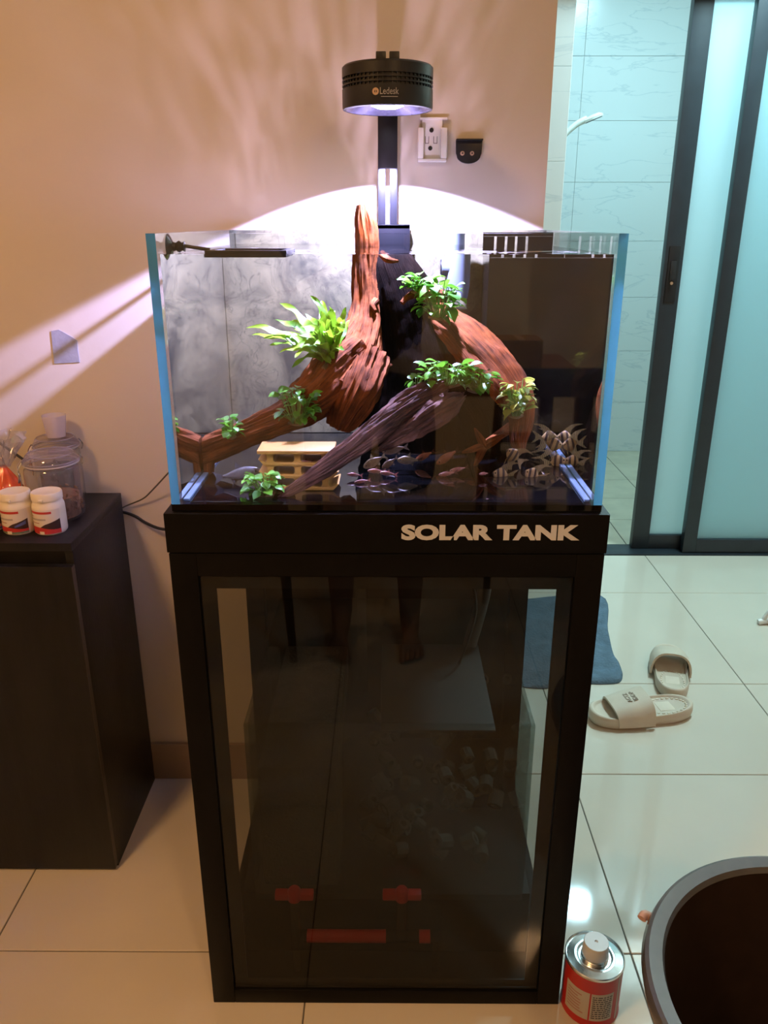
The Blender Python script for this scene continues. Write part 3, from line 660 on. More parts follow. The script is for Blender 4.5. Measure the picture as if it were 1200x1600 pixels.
tips = [(383, 513, 1.30, 9), (392, 524, 1.33, 8), (436, 474, 1.36, 8), (484, 462, 1.34, 7), (502, 470, 1.38, 8), (514, 478, 1.32, 8), (524, 486, 1.36, 8), (541, 480, 1.34, 6), (546, 500, 1.38, 7),
        (533, 520, 1.29, 8), (455, 576, 1.27, 7), (436, 552, 1.28, 9), (420, 540, 1.32, 9), (468, 512, 1.29, 9), (495, 500, 1.28, 9), (452, 530, 1.27, 9), (505, 520, 1.25, 8), (538, 548, 1.27, 7),
        (476, 490, 1.37, 8), (515, 500, 1.28, 8), (448, 503, 1.36, 8), (490, 540, 1.24, 8), (530, 496, 1.30, 8), (500, 486, 1.31, 9), (470, 545, 1.25, 9), (440, 528, 1.30, 9), (410, 530, 1.29, 8), (522, 510, 1.33, 9), (480, 522, 1.27, 10), (536, 500, 1.33, 8), (428, 500, 1.33, 8), (460, 560, 1.26, 8)]
for k, (px, py, Y, w) in enumerate(tips):
    b0 = tk(514 + rnd.uniform(-7, 7), 567 + rnd.uniform(-5, 4), 1.315 + rnd.uniform(-0.01, 0.015)); t0 = tk(px, py, Y)
    mid = (b0 + t0) / 2 + Vector((0, 0, 0.016 + 0.10 * (t0 - b0).length)) + Vector((rnd.uniform(-1, 1), rnd.uniform(-1, 1), rnd.uniform(-0.6, 0.8))) * 0.013
    blade('leaf', b0, mid, t0, w * 0.98 * tsc(Y), fr, M_fern, rnd.random() * 6)
bm = bmesh.new(); tube(bm, [tk(505, 577, 1.30), tk(515, 570, 1.312), tk(526, 562, 1.33)], [0.004, 0.006, 0.004], 10, steps=3); obj('rhizome', bm, M_rhiz, fr)
def leaf_mesh():
    bm = bmesh.new(); n = 6; rows = []
    for k in range(n + 1):
        t = k / n; w = 0.37 * math.sin(math.pi * (0.06 + 0.94 * t) ** 0.8) if k < n else 0.0
        z = 0.16 * math.sin(t * 2.2)
        if k == n: rows.append([bm.verts.new((t, 0, z - 0.03))])
        else: rows.append([bm.verts.new((t, -w, z + 0.09 * w / 0.37)), bm.verts.new((t, 0, z)), bm.verts.new((t, w, z + 0.09 * w / 0.37))])
    for k in range(n):
        a, b = rows[k], rows[k + 1]
        if len(b) == 3:
            bm.faces.new((a[0], a[1], b[1], b[0])); bm.faces.new((a[1], a[2], b[2], b[1]))
        else:
            bm.faces.new((a[0], a[1], b[0])); bm.faces.new((a[1], a[2], b[0]))
    me = bpy.data.meshes.new('leaf'); bm.to_mesh(me); bm.free(); me.shade_smooth(); return me
LEAF = {}
def clump(px, py, Y, wpx, hpx, n, leaf_px, label, mat=None, depth=0.03, up=0.75, drop=0):
    mat = mat or M_anub; me = LEAF.get(mat.name)
    if me is None: me = leaf_mesh(); me.materials.append(mat); LEAF[mat.name] = me
    s = tsc(Y, py); c = tk(px, py, Y); root = thing('anubias', label, 'plant', (c.x, c.y, c.z - hpx * s * 0.45), 'small-leaved green plants in the tank')
    base = wpos(root); sb = bmesh.new()
    n = int(n * 1.8); leaf_px *= 1.28
    for k in range(n):
        a = 2 * math.pi * (k * 0.618 + rnd.random() * 0.2); rr = math.sqrt((k + 0.5) / n) * 1.06
        p = c + Vector((math.cos(a) * rr * wpx * s * 0.42, math.sin(a) * rr * depth * 0.8 - 0.2 * depth, (rnd.random() - 0.40) * hpx * s * 0.95 * (1.15 - 0.5 * rr)))
        l = leaf_px * s * rnd.uniform(0.75, 1.2)
        o = bpy.data.objects.new('leaf', me); C.objects.link(o); o.parent = root; o.location = p - base
        o.rotation_euler = (rnd.uniform(-0.45, 0.45), rnd.uniform(-0.25, 0.95), a + rnd.uniform(-0.7, 0.7)); o.scale = (l, l * rnd.uniform(0.9, 1.2), l)
        f = base + Vector(((p.x - base.x) * 0.35, (p.y - base.y) * 0.35, 0.0))
        tube(sb, [f, (f + p) / 2 + Vector((0, 0, 0.002)), p], 0.0007, 5, caps=False)
    o = obj('stems', sb, M_stem, root); o['kind'] = 'stuff'
    bm = bmesh.new(); tube(bm, [base + Vector((-wpx * s * 0.25, 0, 0)), base + Vector((0, -0.004, -0.002)), base + Vector((wpx * s * 0.25, 0, 0))], [0.002, 0.0035, 0.002], 8, steps=4); obj('rhizome', bm, M_rhiz, root)
clump(655, 443, 1.36, 46, 26, 22, 13, 'small green plant on the stump ledge, left of the pair beside the grey pipe')
clump(686, 468, 1.34, 62, 58, 36, 17, 'green broad-leaved plant below the grey elbow pipe, highest big clump')
clump(698, 584, 1.235, 86, 40, 40, 15, 'dense green plant on the upper end of the purple branch')
clump(745, 594, 1.255, 56, 36, 26, 14, 'green plant trailing between the branch end and the right root')
clump(808, 622, 1.285, 46, 64, 34, 15, 'yellowish green plant hanging on the outer bend of the right root', M_anub2)
clump(464, 635, 1.255, 62, 62, 38, 14, 'round dark green plant in the crook of the left root under the fern')
clump(361, 667, 1.235, 26, 36, 14, 12, 'tiny green plant on the far left root near the left pane')
clump(412, 757, 1.092, 58, 44, 34, 15, 'green plant on the tank floor in front of the yellow brick', depth=0.020)
clump(650, 604, 1.30, 26, 34, 12, 11, 'shaded dark green plant behind the purple branch')

# ================================================================== BREEDING BRICK
M_cer = pm('yellow_ceramic', (0.36, 0.175, 0.026), 0.5, vary=0.08, vscale=20, spec=0.4)
f0 = tkz(415, 768, ZF); f1 = tkz(520, 768, ZF); BY = f0.y; BXL, BXR = f0.x, f1.x; BD = 0.068
bk_top = tk(470, 706, BY - 0.004).z; BH = bk_top - ZF
bk = thing('breeding_brick', 'yellow ceramic three-tier brick with rounded openings on the tank floor', 'ceramic brick', ((BXL + BXR) / 2, BY + BD / 2, ZF))
th = BH * 0.085; tiers = 3; pitch = (BH - th) / tiers
for k in range(tiers + 1):
    z = ZF + 0.0004 + k * pitch; o = 0.010 if k == tiers else 0.0
    obj('tier_slab', B(BXL - o, BXR + o * 0.3, BY - (0.004 if k == tiers else 0), BY + BD, z, z + th, bev=0.0012), M_cer, bk)
for k in range(tiers):
    z0 = ZF + 0.0004 + k * pitch + th; h = pitch - th; rr = h * 0.36; pw = 0.0045
    for j in range(3):
        x = BXL + 0.008 + (BXR - BXL - 0.019) * j / 2; out = []
        for q in range(7): a = q / 6 * math.pi / 2; out.append((x + pw + rr - rr * math.sin(a) if True else 0, z0 + rr - rr * math.cos(a)))
        for q in range(7): a = q / 6 * math.pi / 2; out.append((x + pw + rr - rr * math.cos(a), z0 + h - rr + rr * math.sin(a)))
        L_ = [(2 * x - u, v) for u, v in reversed(out)]
        bm = bmesh.new(); prism(bm, out + L_, BY + 0.0015, BY + BD - 0.0015); obj('pillar', bm, M_cer, bk)
    for sx, xe in ((-1, BXL), (1, BXR)):                   # flared lip at each end of a tier
        bm = bmesh.new(); lx = 0.009; zl = z0 - th
        prism(bm, [(xe, zl), (xe + sx * lx, zl + h * 0.75), (xe + sx * (lx - 0.0025), zl + h * 0.75), (xe - sx * 0.0025, zl + th)][::sx], BY, BY + BD); obj('flared_lip', bm, M_cer, bk)

# ================================================================== FLOATING FEEDING RING with suction cup
q0 = tk(318, 397, 1.075); q1 = tk(447, 397, 1.075)
ring = thing('feeding_ring', 'flat black floating square feeding ring at the water surface on the left', 'feeding ring', ((q0.x + q1.x) / 2, 1.13, ZW - 0.004))
x0, x1, y0, y1 = q0.x, q1.x, 1.072, 1.172; w = 0.010; z0 = ZW - 0.0045; z1 = ZW + 0.004
for a in ((x0, x1, y0, y0 + w), (x0, x1, y1 - w, y1), (x0, x0 + w, y0 + w, y1 - w), (x1 - w, x1, y0 + w, y1 - w)):
    obj('frame_bar', B(*a, z0, z1, bev=0.0012), M_blackpl, ring)
cx = -TX + GL + 0.0006; cy = 1.10
bm = bmesh.new(); tube(bm, [(x0 + 0.002, 1.10, ZW + 0.004), ((x0 + cx) / 2, 1.10, ZW + 0.008), (cx + 0.016, cy, ZW + 0.010)], 0.0022, 8, steps=4); obj('arm', bm, M_blackpl, ring)
bm = bmesh.new(); lathe(bm, [(0.0165, 0.0), (0.014, 0.002), (0.006, 0.006), (0.005, 0.010), (0.0, 0.010)], 26, (cx, cy, ZW + 0.008), axis='x'); obj('suction_cup', bm, pm('suction_rubber', (0.03, 0.028, 0.035), 0.25, vary=0.1), ring)
bm = bmesh.new(); lathe(bm, [(0.0, 0.0), (0.006, 0.001), (0.0075, 0.004), (0.005, 0.008), (0.0068, 0.011), (0.0, 0.013)], 18, (cx + 0.010, cy, ZW + 0.008), axis='x'); obj('swivel', bm, M_blackpl, ring)

# ================================================================== FISH
def fish_body(prof, n=16):
    """prof: (x, z centre, half height, half width) from tail root to nose"""
    bm = bmesh.new(); P = catmull(prof, 4); rings = []
    for x, zc, h, w in P:
        rings.append([bm.verts.new((x, w * math.sin(2 * math.pi * i / n), zc + h * math.cos(2 * math.pi * i / n))) for i in range(n)])
    for k in range(len(rings) - 1):
        for i in range(n):
            j = (i + 1) % n; bm.faces.new((rings[k][i], rings[k][j], rings[k + 1][j], rings[k + 1][i]))
    bm.faces.new(list(reversed(rings[0]))); bm.faces.new(rings[-1]); return bm
def fin(outline, th=0.006, bend=0.0):
    bm = bmesh.new(); prism(bm, outline, -th, th); return bm
def fin_mat(name, col, a=0.55):
    if name in MATS: return MATS[name]
    m, nt, N, L = node_mat(name); out = N.new('ShaderNodeOutputMaterial'); d = N.new('ShaderNodeBsdfDiffuse'); d.inputs[0].default_value = (*col, 1)
    tl = N.new('ShaderNodeBsdfTranslucent'); tl.inputs[0].default_value = (*col, 1); m0 = N.new('ShaderNodeMixShader'); L.new(d.outputs[0], m0.inputs[1]); L.new(tl.outputs[0], m0.inputs[2])
    t = N.new('ShaderNodeBsdfTransparent'); mx = N.new('ShaderNodeMixShader'); mx.inputs[0].default_value = a
    tc = N.new('ShaderNodeTexCoord'); w = N.new('ShaderNodeTexWave'); w.inputs['Scale'].default_value = 6; w.inputs['Distortion'].default_value = 0.5; L.new(tc.outputs['Object'], w.inputs['Vector'])
    mm = N.new('ShaderNodeMath'); mm.operation = 'MULTIPLY_ADD'; L.new(w.outputs[1], mm.inputs[0]); mm.inputs[1].default_value = 0.4; mm.inputs[2].default_value = a - 0.2; L.new(mm.outputs[0], mx.inputs[0])
    L.new(t.outputs[0], mx.inputs[1]); L.new(m0.outputs[0], mx.inputs[2]); L.new(mx.outputs[0], out.inputs[0]); MATS[name] = m; return m
def striped():
    m, nt, N, L = node_mat('angelfish_skin'); out = N.new('ShaderNodeOutputMaterial'); b = N.new('ShaderNodeBsdfPrincipled'); L.new(b.outputs[0], out.inputs[0])
    b.inputs['Roughness'].default_value = 0.35; b.inputs['Metallic'].default_value = 0.15
    tc = N.new('ShaderNodeTexCoord'); sx = N.new('ShaderNodeSeparateXYZ'); L.new(tc.outputs['Object'], sx.inputs[0])
    k = N.new('ShaderNodeMath'); k.operation = 'MULTIPLY_ADD'; L.new(sx.outputs[2], k.inputs[0]); k.inputs[1].default_value = -0.18; L.new(sx.outputs[0], k.inputs[2])
    s = N.new('ShaderNodeMath'); s.operation = 'MULTIPLY_ADD'; L.new(k.outputs[0], s.inputs[0]); s.inputs[1].default_value = 19.0; s.inputs[2].default_value = 1.2
    sn = N.new('ShaderNodeMath'); sn.operation = 'SINE'; L.new(s.outputs[0], sn.inputs[0])
    r = N.new('ShaderNodeValToRGB'); e = r.color_ramp.elements; e[0].position = 0.42; e[0].color = (0.05, 0.03, 0.018, 1); e[1].position = 0.60; e[1].color = (0.33, 0.215, 0.075, 1)
    h = N.new('ShaderNodeMath'); h.operation = 'MULTIPLY_ADD'; L.new(sn.outputs[0], h.inputs[0]); h.inputs[1].default_value = 0.5; h.inputs[2].default_value = 0.62
    L.new(h.outputs[0], r.inputs[0]); L.new(r.outputs[0], b.inputs['Base Color']); return m
M_ang = striped(); M_angfin = fin_mat('angelfish_fin', (0.32, 0.22, 0.085), 0.6)
M_eye = pm('fish_eye', (0.01, 0.008, 0.008), 0.2, vary=0.05)
def fish_orient(o, px, py, Y, length_px, ang, yaw=0):
    """ang: heading in the photo, degrees counter-clockwise from right; yaw turns it out of the picture plane"""
    o.location = tk(px, py, Y); s = length_px * tsc(Y, py); o.scale = (s, s, s)
    flip = 90 < (ang % 360) < 270
    o.rotation_euler = Euler((0, -R(180 - ang) if flip else -R(ang), R(180 + yaw) if flip else R(yaw)), 'XYZ')
def eyes(root, x, z, w, r, mesh=None):
    for s in (-1, 1):
        bm = bmesh.new(); lathe(bm, [(0.0, -r * 0.4), (r, -r * 0.2), (r, r * 0.2), (0.0, r * 0.4)], 12, (x, s * w, z), axis='y'); obj('eye', bm, M_eye, root, world=False)
def angelfish(px, py, Y, L_, ang, yaw, label):
    t = thing('angelfish', label, 'fish', (0, 0, 0), 'striped angelfish near the right pane')
    prof = [(-0.42, 0.0, 0.05, 0.010), (-0.36, 0.0, 0.10, 0.03), (-0.2, 0.0, 0.29, 0.075), (0.0, 0.0, 0.40, 0.10), (0.2, 0.0, 0.33, 0.095), (0.38, 0.0, 0.19, 0.07), (0.48, 0.01, 0.09, 0.04), (0.52, 0.015, 0.03, 0.015)]
    obj('body', fish_body(prof), M_ang, t, world=False)
    obj('dorsal_fin', fin([(0.15, 0.34), (-0.05, 0.56), (-0.35, 0.74), (-0.75, 0.80), (-1.05, 0.77), (-0.6, 0.66), (-0.36, 0.42), (-0.34, 0.10), (-0.15, 0.26)][::-1]), M_angfin, t, world=False)
    obj('anal_fin', fin([(0.12, -0.34), (-0.1, -0.60), (-0.42, -0.86), (-0.85, -1.02), (-1.15, -1.0), (-0.65, -0.80), (-0.40, -0.50), (-0.34, -0.10), (-0.15, -0.26)]), M_angfin, t, world=False)
    obj('tail_fin', fin([(-0.40, 0.05), (-0.85, 0.34), (-1.02, 0.38), (-0.80, 0.12), (-0.78, -0.12), (-1.02, -0.38), (-0.85, -0.34), (-0.40, -0.05)]), M_angfin, t, world=False)
    bm = bmesh.new(); tube(bm, [(0.2, 0.03, -0.30), (0.08, 0.06, -0.75), (-0.25, 0.09, -1.12)], [0.03, 0.018, 0.006], 6, steps=5); obj('pelvic_fin', bm, M_angfin, t, world=False)
    eyes(t, 0.36, 0.05, 0.066, 0.045); fish_orient(t, px, py, Y, L_, ang, yaw)
angelfish(866, 695, 1.34, 29, -6, -15, 'striped angelfish facing right, above the others by the right pane')
angelfish(858, 684, 1.40, 28, 0, -10, 'striped angelfish facing right, behind and slightly over the highest one')
angelfish(872, 722, 1.30, 29, 10, -12, 'striped angelfish facing right, just over the corner seam of the floor')
angelfish(802, 712, 1.27, 29, 140, 15, 'striped angelfish tilted nose-up to the left under the root tip')
angelfish(783, 742, 1.22, 29, 172, 10, 'striped angelfish facing left, leftmost of the low pair')
angelfish(832, 742, 1.22, 29, 160, 12, 'striped angelfish facing left, right one of the low pair')
def tetra(px, py, Y, L_, ang, yaw, cols, label, deep=1.0, cat='fish', nm='tetra'):
    t = thing(nm, label, cat, (0, 0, 0), 'small fish over the dark tank floor'); d = deep
    m = MATS.get('tetra_' + cols[0]) or pm('tetra_' + cols[0], cols[1], 0.35, 0.1, vary=0.0, col2=cols[2], vscale=4, ramp=(0.45, 0.6))
    mf_ = fin_mat('tetra_fin_' + cols[0], cols[1], 0.5)
    prof = [(-0.34, 0.0, 0.035, 0.012), (-0.22, 0.0, 0.06 * d, 0.03), (-0.02, 0.0, 0.125 * d, 0.06), (0.18, 0.0, 0.145 * d, 0.07), (0.36, 0.0, 0.105 * d, 0.06), (0.46, 0.0, 0.06 * d, 0.04), (0.5, 0.0, 0.015, 0.012)]
    obj('body', fish_body(prof, 14), m, t, world=False)
    obj('tail_fin', fin([(-0.33, 0.03), (-0.55, 0.15), (-0.47, 0.0), (-0.55, -0.15), (-0.33, -0.03)], 0.004), mf_, t, world=False)
    obj('dorsal_fin', fin([(0.12, 0.13 * d), (-0.02, 0.28 * d), (-0.06, 0.10 * d)][::-1], 0.004), mf_, t, world=False)
    obj('anal_fin', fin([(0.0, -0.11 * d), (-0.14, -0.2 * d), (-0.2, -0.05 * d)], 0.004), mf_, t, world=False)
    eyes(t, 0.38, 0.02, 0.055, 0.028); fish_orient(t, px, py, Y, L_, ang, yaw)
SIL = ('silver', (0.15, 0.11, 0.05), (0.22, 0.165, 0.09)); ORG = ('orange', (0.24, 0.065, 0.02), (0.34, 0.115, 0.045)); PNK = ('pink', (0.27, 0.085, 0.06), (0.40, 0.21, 0.16)); GRY = ('grey', (0.10, 0.10, 0.095), (0.16, 0.155, 0.15)); BRN = ('brown', (0.12, 0.078, 0.045), (0.19, 0.12, 0.075))
tetra(585, 722, 1.23, 42, 208, 10, SIL, 'silver tetra diving to the left just right of the yellow brick', 1.3)
tetra(617, 703, 1.27, 44, 190, 8, BRN, 'brown tetra facing left under the middle of the purple branch', 1.2)
tetra(640, 720, 1.24, 42, 178, 8, SIL, 'pale silver tetra facing left in the middle of the floor', 1.2)
tetra(609, 724, 1.28, 32, 215, 10, BRN, 'brown tetra behind the diving silver tetra', 1.3)
tetra(664, 713, 1.30, 36, 205, 10, ORG, 'orange tetra angled down left behind the pale silver tetra', 1.1)
tetra(700, 714, 1.27, 46, 212, 14, ORG, 'orange tetra diving left in front of the dark hollow', 1.1)
tetra(554, 743, 1.20, 26, 174, 5, PNK, 'pink striped fish beside the lower right corner of the yellow brick', 0.9)
tetra(588, 737, 1.21, 30, 178, 5, PNK, 'pink striped fish, upper one of the three right of the brick', 0.9)
tetra(607, 741, 1.21, 30, 172, 5, PNK, 'pink striped fish, rightmost of the three right of the brick', 0.9)
tetra(566, 753, 1.17, 28, 188, 5, PNK, 'pink striped fish nearest the floor right of the brick', 0.8)
tetra(700, 741, 1.21, 32, 188, 5, PNK, 'pink striped fish at the right middle, lower of two', 0.9)
tetra(717, 734, 1.23, 32, 192, 5, PNK, 'pink striped fish at the right middle, upper of two', 0.9)
tetra(757, 741, 1.20, 20, 180, 25, PNK, 'small pink fish nose to nose with the leftmost low angelfish', 1.0)
tetra(769, 784, 1.075, 24, 165, 5, PNK, 'pink striped fish close to the front pane on the right', 0.8)
tetra(478, 722, 1.13, 24, 178, 5, PNK, 'pink striped fish in front of the yellow brick', 0.8)
tetra(372, 742, 1.17, 78, 8, 8, GRY, 'long grey catfish resting on the floor left of the brick', 1.0, 'fish', 'catfish')

# ================================================================== WALL MOUNTS
def mount_white():
    a = at(653, 184, WALL); b = at(697, 252, WALL); t = thing('wall_bracket', 'white plastic wall bracket with two screws above the aquarium', 'bracket', ((a.x + b.x) / 2, WALL, (a.z + b.z) / 2))
    x0, x1, z0, z1 = a.x, b.x, b.z, a.z; w = x1 - x0
    obj('plate', B(x0 + 0.14 * w, x1 - 0.16 * w, WALL - 0.006, WALL - 0.0003, z0 + 0.002, z1, bev=0.001), M_whitepl, t)
    for s, e0_, e1_ in ((-1, x0, x0 + 0.20 * w), (1, x1 - 0.22 * w, x1)):
        bm = bmesh.new(); zt = z1 - 0.006
        bx(bm, e0_, e1_, WALL - 0.020, WALL - 0.0004, z0 + 0.003, zt - 0.012, bev=0.003); obj('side_wing', bm, M_whitepl, t)
    obj('bottom_lip', B(x0 + 0.01 * w, x1 - 0.01 * w, WALL - 0.020, WALL - 0.0004, z0 - 0.002, z0 + 0.003, bev=0.0015), M_whitepl, t)
    obj('top_lip', B(x0 + 0.06 * w, x1, WALL - 0.009, WALL - 0.0004, z1 - 0.004, z1, bev=0.001), M_whitepl, t)
    for px, py in ((674, 204), (672, 232)):
        c = at(px, py, WALL); bm = bmesh.new(); lathe(bm, [(0.0, -0.0085), (0.0035, -0.0085), (0.0042, -0.006), (0.0, -0.006)], 16, (c.x, WALL, c.z), axis='y'); obj('screw', bm, M_blackpl, t)
    for px in (667, 680):
        c = at(px, 219, WALL)
        for dx, dz, ww, hh in ((-0.0032, 0, 0.0005, 0.006), (0.0032, 0, 0.0005, 0.006), (0, -0.006, 0.0036, 0.0005)):
            obj('slot_line', B(c.x + dx - ww, c.x + dx + ww, WALL - 0.0066, WALL - 0.006, c.z + dz - hh, c.z + dz + hh), pm('slot_brown', (0.14, 0.09, 0.07), 0.6, vary=0.1), t, smooth=False)
mount_white()
a = at(712, 218, WALL); b = at(752, 256, WALL); cx = (a.x + b.x) / 2; hw = (b.x - a.x) / 2
wh = thing('wall_holder', 'small black cup-shaped wall holder with two brass screws', 'holder', (cx, WALL, (a.z + b.z) / 2))
out = [(cx - hw, a.z), (cx - hw * 0.96, b.z + 0.018)] + [(cx - hw * 0.9 * math.cos(k * math.pi / 12), b.z + 0.014 - 0.014 * math.sin(k * math.pi / 12)) for k in range(13)] + [(cx + hw * 0.96, b.z + 0.018), (cx + hw, a.z)]
bm = bmesh.new(); prism(bm, out, WALL - 0.007, WALL - 0.0003, bev=0.001); obj('cup', bm, M_blackpl, wh)
bm = bmesh.new(); prism(bm, [(cx - hw, a.z - 0.003), (cx + hw, a.z - 0.003), (cx + hw, a.z), (cx - hw, a.z)], WALL - 0.020, WALL - 0.0003, bev=0.001); obj('rim', bm, M_blackpl, wh)
for px, py in ((722, 240), (737, 240)):
    c = at(px, py, WALL); bm = bmesh.new(); lathe(bm, [(0.0, -0.009), (0.0032, -0.009), (0.0042, -0.007), (0.0, -0.007)], 16, (c.x, WALL, c.z), axis='y'); s_ = obj('screw', bm, M_gold, wh)
    bm = bmesh.new(); lathe(bm, [(0.0, -0.0096), (0.0015, -0.0096), (0.0015, -0.009), (0.0, -0.009)], 10, (c.x, WALL, c.z), axis='y'); obj('screw_recess', bm, M_blackpl, s_)

# ================================================================== BLACK CABINET on the left
CX = -0.583; CF = 1.356; CZ = 0.760; CB = WALL - 0.011
cab = thing('black_cabinet', 'black laminate low cabinet against the wall left of the aquarium', 'cabinet', (-1.1, 1.5, 0))
obj('top_board', B(-1.65, CX, CF - 0.004, CB, CZ - 0.016, CZ, bev=0.001), M_lam, cab)
obj('side_panel', B(CX - 0.016, CX - 0.0005, CF + 0.0015, CB, 0.0, CZ - 0.0162, bev=0.0008), M_lam, cab)
obj('side_panel', B(-1.65, -1.634, CF + 0.0015, CB, 0.0, CZ - 0.0162, bev=0.0008), M_lam, cab)
obj('back_board', B(-1.634, CX - 0.0162, CB - 0.006, CB, 0.02, CZ - 0.0162), M_lam, cab)
obj('recess_strip', B(-1.634, CX - 0.0162, CF + 0.012, CF + 0.026, CZ - 0.050, CZ - 0.0162), M_lam, cab)
obj('plinth', B(-1.634, CX - 0.0162, CF + 0.004, CF + 0.016, 0.0, 0.03), M_lam, cab)
for a_, b_ in ((-1.116, CX - 0.001), (-1.648, -1.119)):
    d = obj('door', B(a_, b_, CF - 0.0145, CF + 0.001, 0.006, CZ - 0.043, bev=0.001), M_lam, cab)
    obj('edge_band', B(b_ - 0.0012, b_ + 0.0004, CF - 0.0142, CF + 0.0008, 0.008, CZ - 0.045), M_lamedge, d, smooth=False)
# ---- bottles, jars, cup, bag, rod on the cabinet
M_bott = pm('bottle_white', (0.80, 0.72, 0.58), 0.35, vary=0.03, vscale=20)
M_paper = pm('label_cream', (0.70, 0.62, 0.52), 0.5, vary=0.03); M_lred = pm('label_red', (0.50, 0.035, 0.03), 0.45, vary=0.08); M_ldark = pm('label_dark', (0.045, 0.02, 0.02), 0.45, vary=0.2, vscale=60); M_lblue = pm('label_blue', (0.09, 0.11, 0.30), 0.45, vary=0.3, vscale=90); M_lpink = pm('label_pink', (0.60, 0.22, 0.20), 0.45, vary=0.1); M_lgreen = pm('label_green', (0.12, 0.17, 0.11), 0.45, vary=0.2); M_ltext = pm('label_text', (0.42, 0.20, 0.17), 0.5, vary=0.1); M_lgrey = pm('label_grey', (0.42, 0.36, 0.32), 0.5, vary=0.1)
def patch(bm, c, r, a0, a1, zlo, zhi, n=18):
    """curved print: zlo/zhi may be functions of t in 0..1; angles in degrees from the front (-Y), + to the right"""
    A = []; Bv = []
    for k in range(n + 1):
        t = k / n; a = R(a0 + (a1 - a0) * t); x, y = c[0] + r * math.sin(a), c[1] - r * math.cos(a)
        l = zlo(t) if callable(zlo) else zlo; h = zhi(t) if callable(zhi) else zhi
        A.append(bm.verts.new((x, y, c[2] + l))); Bv.append(bm.verts.new((x, y, c[2] + h)))
    for k in range(n): bm.faces.new((A[k], A[k + 1], Bv[k + 1], Bv[k]))
def bottle(x, y, r, h, rot, label, scheme):
    c = (x, y, CZ); t = thing('food_bottle', label, 'bottle', c, 'white fish food bottles on the cabinet'); zb_ = h * 0.70
    bm = bmesh.new(); lathe(bm, [(r * 0.9, 0.0), (r * 0.98, 0.003), (r, 0.007), (r, zb_ - 0.006), (r * 0.97, zb_), (r * 0.91, zb_ + 0.003), (r * 0.90, h * 0.82)], 40, c); obj('body', bm, M_bott, t)
    bm = bmesh.new(); lathe(bm, [(r * 0.92, h * 0.81), (r * 0.95, h * 0.815), (r * 0.95, h * 0.955), (r * 0.91, h * 0.985), (r * 0.84, h * 0.992), (r * 0.80, h * 0.985), (0.0, h * 0.985)], 40, c, close=False); lid = obj('lid', bm, M_bott, t)
    bm = bmesh.new(); bx(bm, x - 0.004, x + 0.004, y - r * 1.06, y - r * 0.9, CZ + h * 0.83, CZ + h * 0.88, bev=0.001); tb = obj('tab', bm, M_bott, lid)
    tb.location = (0, 0, 0)
    if scheme == 2:
        bm = bmesh.new(); lathe(bm, [(0.0, h * 0.987), (r * 0.45, h * 0.987), (r * 0.45, h * 0.989), (0.0, h * 0.989)], 24, c); obj('lid_print', bm, M_lpink, lid)
    r0 = r + 0.0002
    def pr(name, mat, a0, a1, lo_, hi_, dr=0.0):
        bm = bmesh.new(); patch(bm, c, r0 + dr, a0 + rot, a1 + rot, lo_, hi_); return obj(name, bm, mat, t, recalc=False)
    z = zb_
    pr('label_ground', M_paper, -72, 72, 0.06 * z, 0.90 * z)
    pr('red_band', M_lred, -62, 42, 0.76 * z, 0.84 * z, 0.0001)
    swoosh = lambda t_: (0.34 - 0.10 * math.sin(math.pi * min(1, t_ * 1.7)) + 0.22 * max(0, t_ - 0.45) / 0.55) * z
    pr('dark_wave', M_ldark, -70, 70, 0.20 * z, swoosh, 0.0001)
    pr('red_wave', M_lred if scheme != 2 else M_lpink, -70, 70, 0.12 * z, lambda t_: (0.26 + 0.05 * math.sin(t_ * 5)) * z, 0.0002)
    pr('foot_strip', (M_lgreen, M_lred, M_lblue)[scheme], -70, 70, 0.07 * z, 0.13 * z, 0.0003)
    pr('weight_mark', M_paper, -8, 10, 0.055 * z, 0.16 * z, 0.0005)
    if scheme == 0: pr('fish_picture', M_lblue, 22, 62, lambda t_: (0.28 + 0.10 * t_) * z, lambda t_: (0.34 + 0.16 * t_) * z, 0.0003)
    for k, (a0, a1, zz, m_) in enumerate(((-58, -30, 0.66, M_ltext), (-58, 20, 0.55, M_lgrey), (-58, -5, 0.44, M_ltext))):
        pr('text_line', m_, a0, a1, (zz - 0.012) * z, (zz + (0.05 if k == 1 else 0.018)) * z, 0.0001)
bottle(-0.7045, 1.418, 0.0298, 0.0815, -14, 'white food bottle with red band, blue fish picture and green foot strip', 0)
bottle(-0.6435, 1.417, 0.0298, 0.0815, -12, 'white food bottle with dark red wave label, nearest the cabinet corner', 1)
bottle(-0.772, 1.430, 0.0335, 0.096, 10, 'taller white food bottle with a pink mark on its lid at the left edge', 2)
M_pel = pm('food_pellet', (0.22, 0.10, 0.045), 0.85, vary=0.35, vscale=90)
